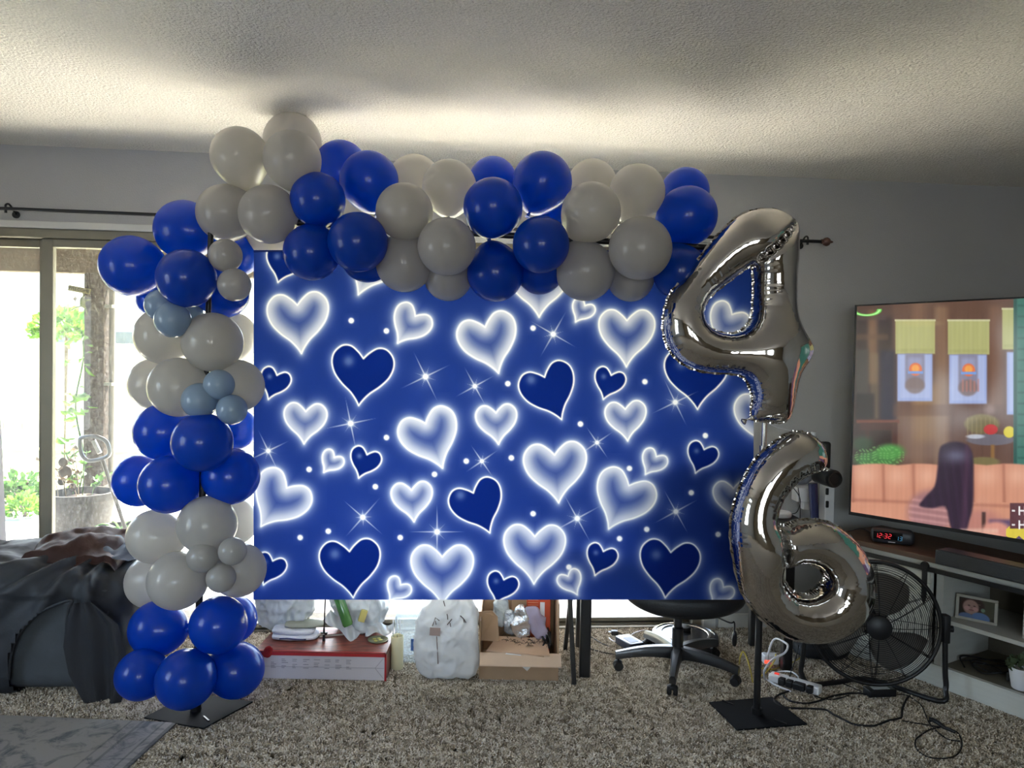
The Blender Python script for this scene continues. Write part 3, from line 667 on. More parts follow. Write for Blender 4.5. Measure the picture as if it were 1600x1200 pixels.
def balloon_mesh(name, m):
    bm = NB(); prof = []
    for k in range(25):
        a = math.pi * k / 24; z = math.cos(a); r = math.sin(a)
        z2 = z if z > 0 else z * (1.0 + .16 * (-z) ** 3)
        prof.append((r * (1 - .05 * max(0, -z)), z2))
    lathe(bm, prof, seg=40); me = bpy.data.meshes.new(name); bmesh.ops.recalc_face_normals(bm, faces=bm.faces); bm.to_mesh(me); bm.free()
    for p in me.polygons: p.use_smooth = True
    me.materials.append(m); return me
def knot_mesh(name, m):
    bm = NB(); lathe(bm, [(.05, 0), (.035, -.03), (.07, -.07), (.075, -.09), (.04, -.10), (.09, -.15), (.10, -.17), (.085, -.165), (0, -.12)], (0, 0, -1.14), 16)
    me = bpy.data.meshes.new(name); bmesh.ops.recalc_face_normals(bm, faces=bm.faces); bm.to_mesh(me); bm.free()
    for p in me.polygons: p.use_smooth = True
    me.materials.append(m); return me
BME = {'W': balloon_mesh('balloon_white', M_BW), 'B': balloon_mesh('balloon_blue', M_BB), 'P': balloon_mesh('balloon_pale', M_BG)}
KME = {'W': knot_mesh('knot_white', M_BW), 'B': knot_mesh('knot_blue', M_BB), 'P': knot_mesh('knot_pale', M_BG)}
# colour, centre x, y, radius (photo px), layer 0 back .. 3 front, what singles it out
T = 'arch top'
BAL = [
('W',457,222,45,0,'cream-lit white balloon at the very top of the arch, behind two others'),
('W',375,245,45,1,'cream-lit white balloon at the outer top-left corner of the arch'),
('W',457,250,45,2,'white balloon in front of the topmost one, left of the first blue cluster'),
('W',354,333,45,1,'white balloon directly above the small white pair at the arch corner'),
('W',420,335,46,2,'white balloon at the arch corner touching the first navy cluster from the left'),
('W',430,368,44,0,'white balloon mostly hidden, peeking over the backdrop top-left corner'),
('B',533,262,42,0,'bright blue balloon behind the first blue cluster, lit from the ceiling side'),
('B',577,283,46,1,'upper right blue balloon of the first blue cluster on the arch'),
('B',497,313,43,2,'dark blue balloon of the first cluster, upper left and in front'),
('B',487,394,44,2,'lower left blue balloon of the first cluster, over the backdrop edge'),
('B',559,378,47,3,'front lower dark blue balloon of the first blue cluster on the arch'),
('B',574,398,43,0,'blue balloon peeking below the first blue cluster, nearly hidden'),
('W',648,285,43,0,'back white balloon of the middle white cluster, cut by the ceiling line'),
('W',702,293,43,1,'upper right white balloon of the middle white cluster'),
('W',632,331,45,2,'upper left front white balloon of the middle white cluster'),
('W',632,411,45,1,'lower left white balloon of the middle white cluster, over the hearts'),
('W',698,385,46,3,'front lower right white balloon of the middle white cluster'),
('W',700,432,38,0,'white balloon hanging lowest beneath the middle white cluster'),
('B',770,283,38,0,'bright blue balloon at the back of the second blue cluster'),
('B',847,285,47,1,'highest blue balloon of the second blue cluster on the arch'),
('B',770,325,47,2,'upper left dark blue balloon of the second blue cluster'),
('B',774,426,45,1,'lower left blue balloon of the second blue cluster, above a printed heart'),
('B',845,382,45,3,'front dark blue balloon at the middle of the second blue cluster'),
('B',843,422,38,0,'blue balloon peeking out below the second blue cluster'),
('B',868,345,30,0,'bright blue balloon glimpsed between second blue and right white clusters'),
('W',925,288,39,0,'back white balloon of the right white cluster, below the ceiling line'),
('W',995,301,44,1,'upper right white balloon of the right white cluster'),
('W',923,332,47,2,'upper left front white balloon of the right white cluster'),
('W',914,423,47,1,'lower left white balloon of the right white cluster'),
('W',1000,388,50,3,'largest front white balloon of the right white cluster'),
('W',985,434,37,0,'white balloon hanging lowest beneath the right white cluster'),
('B',1070,300,38,0,'bright blue balloon at the back of the right end of the arch'),
('B',1073,338,47,1,'upper dark blue balloon at the right end of the arch'),
('B',1062,424,43,1,'lower blue balloon at the right end, touching the silver number 4'),
('B',290,360,47,1,'bright blue balloon at the top of the left column beneath white ones'),
('B',207,416,48,1,'outermost blue balloon of the left column, against the glass door'),
('B',292,435,46,3,'dark navy looking balloon in front at the top of the left column'),
('W',352,399,26,3,'upper small white balloon beside the top navy column balloon'),
('W',366,445,26,3,'lower small white balloon beside the top navy column balloon'),
('B',374,400,31,0,'bright blue balloon behind the upper small white balloon'),
('B',349,457,40,1,'bright blue balloon below the lower small white balloon'),
('B',240,468,26,0,'blue balloon almost hidden under the outermost blue balloon'),
('P',252,477,25,2,'small pale blue balloon tucked under the top navy column balloon'),
('P',270,500,28,3,'small pale blue balloon in front of the upper white column cluster'),
('P',297,488,20,1,'small pale blue balloon partly hidden behind its pale neighbour'),
('W',257,525,45,1,'left white balloon of the upper white row in the column'),
('W',332,535,47,2,'front white balloon of the upper white row in the column'),
('W',362,527,40,0,'back-lit white balloon at the right of the upper white row'),
('W',243,600,41,0,'left back white balloon of the lower white row, against the door'),
('W',280,605,47,2,'front white balloon of the lower white row in the column'),
('W',370,603,42,1,'right white balloon of the lower white row, beside the backdrop edge'),
('P',342,601,24,3,'topmost pale blue balloon of the trio at mid column'),
('P',312,626,28,3,'largest and leftmost pale blue balloon of the trio at mid column'),
('P',362,640,24,3,'lowest pale blue balloon of the trio at mid column'),
('B',256,675,45,1,'left royal blue balloon under the lower white row'),
('B',316,691,47,3,'front navy balloon at mid column just below the pale blue trio'),
('B',368,670,34,0,'bright blue balloon behind the mid column, beside the backdrop edge'),
('B',218,751,41,0,'outer left bright blue balloon below mid column'),
('B',265,757,46,2,'front blue balloon of the lower mid blue row, left of centre'),
('B',360,744,45,1,'right blue balloon of the lower mid blue row, over the backdrop edge'),
('W',243,838,43,1,'upper left white balloon of the lower white cluster'),
('W',324,820,46,2,'top front white balloon of the lower white cluster'),
('W',365,815,38,0,'back white balloon of the lower white cluster beside the backdrop'),
('W',240,908,43,0,'back left white balloon of the lower white cluster, above the sofa'),
('W',278,907,46,2,'lower front white balloon of the lower white cluster'),
('W',372,890,43,1,'right white balloon of the lower white cluster, over the backdrop edge'),
('W',316,871,24,3,'leftmost small white balloon of the low trio'),
('W',363,861,22,3,'upper right small white balloon of the low trio'),
('W',345,903,23,3,'lowest small white balloon of the low trio'),
('B',247,982,44,1,'upper left blue balloon of the bottom cluster'),
('B',341,976,45,2,'upper front blue balloon of the bottom cluster'),
('B',363,968,38,0,'blue balloon behind the upper right of the bottom cluster'),
('B',222,1054,40,1,'lower left blue balloon of the bottom cluster, beside the dark sofa'),
('B',291,1061,47,3,'lowest front blue balloon, just above the black base plate'),
('B',368,1047,44,1,'lower right blue balloon of the bottom cluster, beside the long box'),
]
CW = {'W': 'white', 'B': 'blue', 'P': 'pale blue'}
rb = random.Random(3)
for (c, px, py, r, ly, lab) in BAL:
    Yc = [3.13, 3.0, 2.87, 2.79][ly]
    if px < 405 and py > 345: ax = P(312, py, 2.97)
    else: ax = P(px * .9 + .1 * 640, 318 + .062 * (px - 330) + 12, 2.97)
    if ly == 0 and px > 392: Yc = 3.16 if py < 392 else 2.975
    if ly == 1 and px > 405 and py > 392: Yc = 2.93
    if ly >= 2 and px > 405 and py > 365: Yc = 2.86 if ly == 2 else 2.80
    if ly == 0 and px < 400 and 480 < py < 930 and px > 350: Yc = 3.17
    if ly == 1 and px > 350 and px < 400: Yc = 2.93
    if (px, py) == (222, 1054): Yc = 2.88
    pos = P(px, py, Yc); rad = r * Yc / FPX * .985
    d = (pos - ax); d = d if d.length > .02 else Vector((0, -1, 0)); d.normalize(); d = (d + Vector((rb.uniform(-.15, .15), rb.uniform(-.15, .1), rb.uniform(-.15, .15)))).normalized()
    o = bpy.data.objects.new('balloon', BME[c]); COL.objects.link(o); o.location = pos; o.scale = (rad, rad, rad * 1.02)
    o.rotation_euler = d.to_track_quat('Z', 'Y').to_euler(); o['label'] = lab; o['category'] = 'balloon'
    o['group'] = CW[c] + ' latex balloons of the arch'
    k = bpy.data.objects.new('knot', KME[c]); COL.objects.link(k); k.parent = o

# ================================================================== FOIL NUMBERS
def foil_mat():
    m = bpy.data.materials.new('silver_foil'); m.use_nodes = True; N = m.node_tree.nodes; L = m.node_tree.links; b = N['Principled BSDF']
    b.inputs['Metallic'].default_value = 1; b.inputs['Roughness'].default_value = .07
    tc = N.new('ShaderNodeTexCoord'); nz = N.new('ShaderNodeTexNoise'); nz.inputs['Scale'].default_value = 14; nz.inputs['Detail'].default_value = 3; L.new(tc.outputs['Object'], nz.inputs[0])
    cr = N.new('ShaderNodeValToRGB'); L.new(nz.outputs[0], cr.inputs[0]); cr.color_ramp.elements[0].color = (.50, .48, .46, 1); cr.color_ramp.elements[1].color = (.64, .62, .60, 1); L.new(cr.outputs[0], b.inputs['Base Color'])
    bp = N.new('ShaderNodeBump'); bp.inputs['Strength'].default_value = .10; bp.inputs['Distance'].default_value = .01; L.new(nz.outputs[0], bp.inputs['Height']); L.new(bp.outputs[0], b.inputs['Normal']); return m
M_FOIL = foil_mat()
def foil(name, label, outer, hole, Y, thick, cuts=(), tilt=0.0, inner=()):
    sc_ = Y / FPX * .985; cx = sum(p[0] for p in outer) / len(outer); cy = sum(p[1] for p in outer) / len(outer)
    def cv(poly, n=6): return [(p.x, p.y) for p in catmull([Vector(((x - cx) * sc_, (cy - y) * sc_, 0)) for x, y in poly], n, True)]
    po, ph = cv(outer), [cv(h) for h in hole]
    h = .0042; xs = [p[0] for p in po]; ys = [p[1] for p in po]
    gx = np.arange(min(xs) - 3 * h, max(xs) + 3 * h, h); gy = np.arange(min(ys) - 3 * h, max(ys) + 3 * h, h); X, Y_ = np.meshgrid(gx, gy)
    def sd(x, y):
        d = seg_dist(x, y, po)
        for q in ph: d = np.maximum(d, -seg_dist(x, y, q))
        return d
    D = sd(X, Y_); mask = D < 0; U = np.zeros_like(D)
    # membrane: solve laplace(u) = -1 with u = 0 on the seam
    w = 1.9
    red = (np.add.outer(np.arange(D.shape[0]), np.arange(D.shape[1])) % 2 == 0)
    for it in range(420):
        for par in (red, ~red):
            A = np.zeros_like(U); A[1:-1, 1:-1] = (U[:-2, 1:-1] + U[2:, 1:-1] + U[1:-1, :-2] + U[1:-1, 2:] + h * h) / 4
            s = mask & par; U[s] += (A[s] - U[s]) * w
        U[~mask] = 0
    H = np.sqrt(np.maximum(U, 0) * 2) * thick
    # pinched seam wrinkles and creases
    ps = np.array(po + [p for q in ph for p in q]); 
    seamd = np.maximum(-D, 0)
    # arclength of nearest outline vertex
    arc = []; s0 = 0
    for q in [po] + ph:
        for i in range(len(q)):
            arc.append(s0); s0 += math.dist(q[i], q[(i + 1) % len(q)])
        s0 += 1.37
    arc = np.array(arc); f = np.nonzero(mask.ravel())[0]; P_ = np.stack([X.ravel()[f], Y_.ravel()[f]], 1)
    near = np.empty(len(f), int)
    for a in range(0, len(f), 4000):
        dd = ((P_[a:a + 4000, None, :] - ps[None]) ** 2).sum(2); near[a:a + 4000] = dd.argmin(1)
    i2 = near; S = arc[i2]
    # refine arc along tangent
    nxt = ps[(i2 + 1) % len(ps)] - ps[i2]; ln = np.hypot(nxt[:, 0], nxt[:, 1]) + 1e-9; S = S + ((P_ - ps[i2]) * nxt).sum(1) / ln
    sdv = seamd.ravel()[f]; rn = np.random.RandomState(5)
    wr = np.zeros(len(f)); deep = np.ones(len(ps)); deep[:len(po)] = .3
    for (a_, b_) in inner: deep[a_ * 6:b_ * 6] = 1.0
    ker = np.ones(9) / 9; deep = np.convolve(np.concatenate([deep[-4:], deep, deep[:4]]), ker, 'valid'); dp = deep[i2]
    for (fr, am, dec) in ((1 / .021, .0030, .034), (1 / .0137, .0018, .024), (1 / .034, .0026, .045)):
        ph_ = S * fr * math.pi + 1.6 * np.sin(S * 11 + fr) + rn.uniform(0, 6)
        wr += am * (np.abs(np.sin(ph_)) - .6) * np.exp(-(sdv / (dec * (.35 + .65 * dp))) ** 1.5) * (1 - np.exp(-sdv / .003)) * (.35 + .65 * dp)
    for (ax_, ay_, bx_, by_, wd_, st_) in cuts:
        q0 = np.array([(ax_ - cx) * sc_, (cy - ay_) * sc_]); q1 = np.array([(bx_ - cx) * sc_, (cy - by_) * sc_]); e_ = q1 - q0; L2 = (e_ ** 2).sum()
        t_ = np.clip(((P_ - q0) @ e_) / L2, 0, 1); dd_ = np.hypot(*(P_ - q0 - t_[:, None] * e_).T); ii_ = f
        wig = 1 + .35 * np.sin(t_ * 40) * np.exp(-dd_ / .02)
        H.ravel()[ii_] *= 1 - st_ * np.exp(-(dd_ / wd_) ** 1.2) * wig * (1 - .75 * np.abs(2 * t_ - 1) ** 4 * 0)
    Hf = H.ravel(); Hf[f] += wr; H = Hf.reshape(D.shape)
    root = thing(name, label, 'foil balloon', P(cx, cy, Y), tilt)
    idx = -np.ones(D.shape, int); keep = D < .45 * h
    ids = np.argwhere(keep); vx = X[keep].copy(); vy = Y_[keep].copy(); dv = D[keep]; hh = np.where(dv < 0, H[keep], 0)
    edge = dv > -.55 * h
    for _ in range(2):
        e = 1e-4; d0 = sd(vx[edge], vy[edge]); gxn = (sd(vx[edge] + e, vy[edge]) - d0) / e; gyn = (sd(vx[edge], vy[edge] + e) - d0) / e; g2 = gxn ** 2 + gyn ** 2 + 1e-6
        vx[edge] -= d0 * gxn / g2; vy[edge] -= d0 * gyn / g2
    hh[edge] = 0
    idx[keep] = np.arange(len(vx))
    def side(sg, nm):
        q = np.stack([idx[:-1, :-1], idx[:-1, 1:], idx[1:, 1:], idx[1:, :-1]], -1).reshape(-1, 4); q = q[(q >= 0).all(1)]
        if sg > 0: q = q[:, ::-1]
        me = bpy.data.meshes.new(nm); V = [(a, -sg * b_ , c) for a, b_, c in zip(vx, hh, vy)]
        q = q if True else q
        me.from_pydata(V, [], q[:, ::-1].tolist() if sg > 0 else q[:, ::-1].tolist()); me.update()
        for p in me.polygons: p.use_smooth = True
        me.materials.append(M_FOIL); o = bpy.data.objects.new(nm, me); COL.objects.link(o); o.parent = root; return o
    side(1, 'front_foil'); side(-1, 'back_foil')
    # crinkled welded seam
    for q in [po] + ph:
        bm = NB(); rs = []; n = len(q); tot = 0; m_ = n * 3; hole_ = q is not po
        ring = []
        area = sum(q[i][0] * q[(i + 1) % n][1] - q[(i + 1) % n][0] * q[i][1] for i in range(n)); sgn = (1 if area > 0 else -1) * (-1 if hole_ else 1)
        for i in range(m_):
            t = i / 3; a = int(t) % n; b_ = (a + 1) % n; fr = t - int(t); x = q[a][0] * (1 - fr) + q[b_][0] * fr; y = q[a][1] * (1 - fr) + q[b_][1] * fr
            tx, ty = q[(a + 2) % n][0] - q[a - 1][0], q[(a + 2) % n][1] - q[a - 1][1]; l = math.hypot(tx, ty) + 1e-9; nx_, ny_ = ty / l * sgn, -tx / l * sgn
            wv = .0012 * math.sin(i * 1.9) + .0014 * math.sin(i * .43 + 2); wd = .0055 + .0015 * math.sin(i * .7)
            ring.append((bm.verts.new((x - nx_ * .004, .0, y - ny_ * .004)), bm.verts.new((x + nx_ * wd, wv, y + ny_ * wd))))
        for i in range(m_):
            a, b_ = ring[i], ring[(i + 1) % m_]; bm.faces.new((a[0], b_[0], b_[1], a[1]))
        obj('seam', bm, M_FOIL, root, smooth=True)
    return root
four_o = [(1157,332),(1200,325),(1234,340),(1243,356),(1242,390),(1242,480),(1253,513),(1270,540),(1266,560),(1250,585),(1245,613),(1239,650),(1225,661),(1200,660),(1178,654),(1178,622),(1167,595),(1148,586),(1100,583),(1066,571),(1043,547),(1034,517),(1036,485),(1046,458),(1070,430),(1100,388),(1128,355)]
four_h = [(1164,418),(1172,416),(1175,440),(1175,467),(1173,495),(1162,513),(1143,522),(1117,518),(1101,505),(1097,487),(1108,464),(1138,438)]
f4 = foil('foil_number_balloon', 'silver foil number 4 balloon at the right end of the arch', four_o, [four_h], 2.84, 1.18, cuts=((1176, 408, 1236, 349, .012, .5),), inner=((14, 20),))
six_o = [(1233,672),(1257,674),(1277,687),(1287,707),(1284,728),(1266,737),(1243,750),(1222,775),(1212,800),(1211,817),(1224,821),(1240,814),(1273,811),(1307,820),(1340,847),(1360,877),(1369,907),(1367,940),(1347,977),(1313,1000),(1273,1008),(1233,1000),(1193,973),(1160,930),(1143,867),(1139,817),(1150,767),(1173,720),(1203,690)]
six_h = [(1222,894),(1236,885),(1255,881),(1277,885),(1291,902),(1289,917),(1268,930),(1246,929),(1232,917)]
f6 = foil('foil_number_balloon', 'silver foil number 6 balloon hanging below the number 4', six_o, [six_h], 2.80, 1.15, cuts=((1211, 818, 1217, 862, .009, .72), (1217, 862, 1224, 893, .009, .72)), inner=((4, 12),))
# inflation tails
for f_, q in ((f4, ((1178, 652), (1168, 655), (1160, 660))), (f6, ((1284, 726), (1290, 730), (1292, 736)))):
    Y0 = f_.location.y; b = NB(); tube(b, catmull([P(x, y, Y0) for x, y in q], 4), lambda t: .008 + .006 * math.sin(t * 9), 8); obj('filling_tail', b, M_FOIL, f_, world_space=True, smooth=True)
b = NB(); tube(b, [P(1198, 660, 2.85), P(1214, 668, 2.82), P(1236, 673, 2.80)], .0012, 5)
obj('ribbon_loop', b, mat('clear_line', rgb(200, 200, 205), .3), f6, world_space=True)

# ================================================================== CURTAIN ROD, CURTAIN
def Wp(px, py, off=-.09):
    return plane_hit(px, py, Vector((0, WY0, 0)) + WN * off, WN)
ra, rb2 = Wp(-90, 322), Wp(1283, 377.5)
rod = thing('curtain_rod', 'thin black curtain rod above the patio door with a brown finial at its right end', 'curtain rod', Wp(640, 350))
b = NB(); cyl(b, ra, rb2, .0085, seg=12); obj('rod', b, M_BLACK, rod, world_space=True, autos=40)
for px, py in ((9, 326), (1262, 376.5)):
    c = Wp(px, py); b = NB(); back = c + WN * .086
    tube(b, catmull([back + Vector((0, 0, -.012)), c + WN * .03 + Vector((0, 0, .025)), c + Vector((0, 0, .018)), c + Vector((0, 0, -.004))], 6), .005, 8)
    cyl(b, back + Vector((0, 0, -.012)) - WN * .004, back + Vector((0, 0, -.012)) + WN * .002, .018, seg=16); cyl(b, c + Vector((0, 0, -.02)), c + Vector((0, 0, -.005)), .006, seg=8)
    obj('bracket', b, M_BLACK, rod, world_space=True, autos=40)
fd = (rb2 - ra).normalized(); b = NB(); lathe(b, [(.009, 0), (.013, .002), (.011, .008), (.02, .018), (.024, .03), (.019, .043), (.008, .05), (.006, .06), (.002, .066), (0, .066)], rb2, 20, fd)
obj('finial', b, mat('brown_finial', rgb(92, 62, 52), .35, var=.2), rod, world_space=True, autos=50)
cur = thing('curtain', 'grey curtain panel at the left edge of the door, flaring towards the floor', 'curtain', Wp(-60, 600, -.12))
def curt(u, v):
    z = .04 + (1.99 - .04) * (1 - v); xr = np.interp(v, [0, .28, .5, .75, 1], [-18, -8, 3, 12, 26]); l = Wp(-120, 600, -.12); r_ = Wp(float(xr), 600, -.12)
    p = l.lerp(r_, u); p.z = z; p += WN * (.028 * math.sin(u * 26 + v * .8) * (.6 + .6 * v) - .05 * v); return p
b = NB(); grid(b, 90, 40, curt); obj('curtain_panel', b, mat('curtain_cloth', rgb(176, 172, 176), .9, trans=.35, bump=.1, bscale=300), cur, smooth=True, world_space=True)
b = NB()
for u in np.linspace(.05, .95, 8):
    p = curt(u, 0); p.z = ra.z - .002; lathe(b, [(.013, -.002), (.016, -.002), (.016, .002), (.013, .002), (.013, -.002)], (Vector((0, WY0, 0)) + WD * ((p - Vector((0, WY0, 0))).dot(WD)) - WN * .09 + Vector((0, 0, ra.z + (rb2.z - ra.z) * .02))), 14, WD)
obj('rings', b, M_BLACK, cur, world_space=True)

# ================================================================== SOFA WITH DARK COVER, BLANKET
sx0, sx1 = -2.75, -1.60; syf, syb = 2.98, 3.56; sh = .50
sc = Vector(((sx0 + sx1) / 2, (syf + syb) / 2, 0)); hw, hd_ = (sx1 - sx0) / 2, (syb - syf) / 2
sofa = thing('covered_sofa', 'low dark grey upholstered sofa end draped with a black stretch cover', 'sofa', (sc.x, sc.y, FZ))
M_GREY = mat('grey_upholstery', rgb(74, 78, 82), .9, var=.1, vscale=12, bump=.15, bscale=250)
M_COVER = mat('black_cover', rgb(44, 47, 52), .62, var=.15, vscale=6, bump=.08, bscale=200)
def d_body(p, d):
    return p + Vector(d) * (.012 * fbm(p, 3))
b = NB(); superell(b, (0, 0, sh / 2 - .005), (hw - .02, hd_ - .02, sh / 2 - .01), 7, 72, 40, d_body); obj('sofa_body', b, M_GREY, sofa, smooth=True)
for x in (-hw + .12, hw - .12):
    for y in (-hd_ + .1, hd_ - .1):
        b = NB(); cyl(b, (x, y, -.001), (x, y, .03), .02, .025, seg=12); obj('foot', b, M_BLACKP, sofa)
# cover: gathered over a pinch point; open arch at the front showing the grey panel
pinch = P(122, 936, syf); pinch = pinch - Vector((sc.x, sc.y, FZ))
def arch_open(p):
    """inside the opening of the front?"""
    w = P(0, 0, 1)  # unused
    q = Vector((p.x + sc.x, p.y + sc.y, p.z + FZ)); pr = CAMRT @ (q - Vector((0, 0, CAM_H))); px = 800 + FPX * pr.x / -pr.z; py = 600 - FPX * pr.y / -pr.z
    return px, py
def d_cover(p, d):
    q = p.copy(); v = q - pinch; r_ = max(.03, v.length); a = math.atan2(v.z * 1.6 + .35 * v.y, v.x)
    f = .020 * math.sin(a * 19 + 2 * fbm(q, 2)) * math.exp(-((r_ - .28) / .30) ** 2) + .012 * math.sin(a * 37 + 1.7) * math.exp(-r_ / .35)
    f += .022 * fbm(q, 2.6) + .008 * fbm(q, 9)
    if q.z > sh * .3 and d.z > .2: f += .035 * max(0, fbm(q + Vector((3, 1, 0)), 3.5))
    dep = .05 * math.exp(-(r_ / .12) ** 2)
    return q + Vector((d[0], d[1], d[2])) * (f + .012 - dep)
b = NB(); superell(b, (0, 0, sh / 2 + .004), (hw + .005, hd_ + .005, sh / 2 + .015), 5, 260, 150, d_cover, zmin=.004)
from_px = [(22, 1102), (17, 1060), (21, 1020), (36, 985), (62, 958), (96, 941), (116, 937), (110, 950), (107, 985), (112, 1020), (124, 1055), (148, 1104)]
kill = []
hole_w = [P(x, y, syf) for x, y in from_px]; hole2 = [((p.x - sc.x), p.z - FZ) for p in hole_w]
def inpoly(x, y, q):
    c = False; n = len(q)
    for i in range(n):
        ax, ay = q[i]; bx, by = q[(i + 1) % n]
        if (ay > y) != (by > y) and x < (bx - ax) * (y - ay) / (by - ay) + ax: c = not c
    return c
for f_ in b.faces:
    c = f_.calc_center_median()
    if c.y < -hd_ + .12 and inpoly(c.x, c.z, hole2): kill.append(f_)
bmesh.ops.delete(b, geom=kill, context='FACES'); obj('stretch_cover', b, M_COVER, sofa, smooth=True)
# rolled hem of the opening
hem = catmull([Vector((x, -hd_ - .014, max(.012, z))) for x, z in hole2[1:-1]], 8); b = NB(); tube(b, hem, .006, 8); obj('cover_hem', b, M_COVER, sofa, smooth=True)
# loose drape hanging at the right of the opening
def drape(u, v):
    l = np.interp(v, [0, .15, .4, .65, .85, 1], [118, 109, 107, 117, 135, 150]); r_ = np.interp(v, [0, .2, .5, .8, 1], [150, 190, 205, 203, 192]); y = 940 + v * (1104 + 2 * math.sin(u * 3) - 940)
    fr = np.interp(v, [0, .3, 1], [.012, .022, .03]); Y = syf - fr - .014 * math.sin(u * 7.5 + v * 1.2) * (.3 + v) - .008 * math.sin(u * 15 + 3 * v); Yp = syf
    p = P(float(l + (r_ - l) * u), float(y), Yp); p.y = Y; p.z = max(p.z, FZ + .003); 
    return p
b = NB(); grid(b, 60, 60, drape); obj('loose_drape', b, mat('black_drape', rgb(32, 33, 38), .75, var=.15, bump=.1, bscale=200), sofa, smooth=True, world_space=True)
# crumpled edge of the cover, bluish skylight painted in as a paler blue-grey
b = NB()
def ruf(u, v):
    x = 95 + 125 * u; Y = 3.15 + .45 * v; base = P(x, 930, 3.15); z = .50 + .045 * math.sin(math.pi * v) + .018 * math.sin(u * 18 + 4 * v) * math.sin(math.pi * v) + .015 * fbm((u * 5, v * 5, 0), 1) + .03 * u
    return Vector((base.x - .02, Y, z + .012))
grid(b, 60, 30, ruf); obj('crumpled_cover_edge', b, mat('skylit_cover', rgb(86, 94, 106), .7, var=.12, bump=.1, bscale=200), sofa, smooth=True, world_space=True)
# brown blanket
def blank(u, v):
    x = np.interp(u, [0, 1], [18, 178]) ; a = math.sin(math.pi * min(1, max(0, u))) ; Y = 3.12 + .50 * v
    z = .515 + .075 * (math.sin(math.pi * u) ** .6 if 0 < u < 1 else 0) * (math.sin(math.pi * min(1, v * .9 + .05)) ** .7)
    z += .014 * math.sin(u * 9 - v * 13 + 2 * fbm((u * 2, v * 2, 3), 1)) * (1 if 0 < u < 1 else 0) + .012 * fbm((u * 6, v * 4, 1), 1)
    bx = P(x + 16 * (1 - v), 900, 3.25); z -= .03 * max(0, .12 - min(u, 1 - u)) / .12 + (.02 if v < .05 else 0)
    return Vector((bx.x - .16 * (v - .5) * .4, Y, z + .012))
b = NB(); grid(b, 80, 50, blank); r_ = bmesh.ops.solidify(b, geom=b.faces[:], thickness=.008)
bl = obj('blanket', b, mat('brown_blanket', rgb(84, 56, 50), .55, var=.18, vscale=5, bump=.12, bscale=150), smooth=True, label='crumpled chocolate brown satin blanket lying on top of the dark sofa', cat='blanket')

# ================================================================== THINGS UNDER THE BACKDROP
# long gift box
bw0, bw1 = F(398, 1060, FZ), F(603, 1061, FZ); blen = bw1.x - bw0.x; by = bw0.y; bh = .118; bd = .30
gb = thing('long_carton', 'long flat white carton with red edges and a brown printed lid', 'box', ((bw0.x + bw1.x) / 2, by + bd / 2, FZ))
b = NB(); box(b, (0, 0, bh / 2), (blen, bd, bh), bev=.002, seg=1); obj('carton_body', b, mat('white_card', rgb(205, 200, 205), .6, var=.03), gb)
b = NB(); box(b, (0, 0, bh + .002), (blen + .004, bd + .004, .004)); obj('lid_print', b, mat('brown_lid_print', rgb(120, 62, 50), .45, var=.55, vscale=16, aniso=(1, 3, 1)), gb)
b = NB(); box(b, (0, -bd / 2 - .0015, bh - .006), (blen + .004, .003, .014)); box(b, (blen / 2 + .0005, -bd / 2 - .001, bh / 2), (.008, .004, bh)); box(b, (0, -bd / 2 + .004, bh + .0045), (blen, .006, .002)); obj('red_edge', b, mat('red_card', rgb(176, 40, 46), .5), gb, label='red printed edge')
b = NB(); box(b, (blen / 2 + .002, 0, bh / 2), (.003, bd - .01, bh - .01)); obj('side_print', b, mat('brown_side_print', rgb(104, 50, 44), .5, var=.4, vscale=20), gb)
b = NB(); rr = random.Random(2)
for col in range(8):
    for row in range(6):
        if rr.random() < .85:
            w_ = rr.uniform(.012, .028); box(b, (-blen / 2 + .09 + col * .047 + w_ / 2 - .02, -bd / 2 - .001, bh - .030 - row * .0075), (w_, .001, .0018))
obj('fine_print', b, mat('grey_print', rgb(120, 118, 128), .6), gb)
b = NB(); box(b, (0, -bd / 2 - .001, bh * .47), (blen * .98, .0012, .0012)); cyl(b, (blen / 2 - .01, -bd / 2 - .001, bh - .02), (blen / 2 - .045, -bd / 2 - .001, bh * .47), .0008, seg=5); cyl(b, (blen / 2 - .045, -bd / 2 - .001, bh * .47), (blen / 2 - .008, -bd / 2 - .001, .01), .0008, seg=5); obj('fold_crease', b, mat('crease_grey', rgb(150, 146, 154), .7), gb)
gtz = FZ + bh + .0045
# folded towel
tw = thing('folded_towel', 'folded white towel with a thin navy stripe lying on the long carton', 'towel', (P(462, 1005, 3.36).x, 3.37, gtz))
def tdisp(p, d): return p + Vector(d) * (.006 * fbm(p, 14))
b = NB(); superell(b, (0, 0, .012), (.105, .055, .013), 4, 40, 16, tdisp, rot=Matrix.Rotation(.05, 3, 'Z'), zmin=.0005); superell(b, (-.01, .005, .034), (.098, .05, .012), 4, 40, 16, tdisp); obj('towel_fold', b, mat('white_terry', rgb(214, 216, 226), .95, bump=.4, bscale=200), tw, smooth=True)
b = NB(); tube(b, [Vector((-.06 + .12 * t, -.0565 - .002 * math.sin(t * 3), .012 + .002 * math.sin(t * 6))) for t in np.linspace(0, 1, 12)], .0028, 6); obj('navy_stripe', b, mat('navy_cloth', rgb(44, 50, 96), .9), tw, label='navy stripe')
b = NB(); superell(b, (.03, .03, .052), (.09, .05, .008), 3, 32, 10, tdisp, rot=Matrix.Rotation(.1, 3, 'Z')); obj('olive_cloth', b, mat('olive_cloth', rgb(150, 152, 138), .9), tw, smooth=True, label='thin olive grey cloth')
rc = thing('red_mitten_tag', 'small red felt piece hanging over the carton edge beside the towel', 'ornament', (P(427, 1010, 3.275).x, by - .012, gtz))
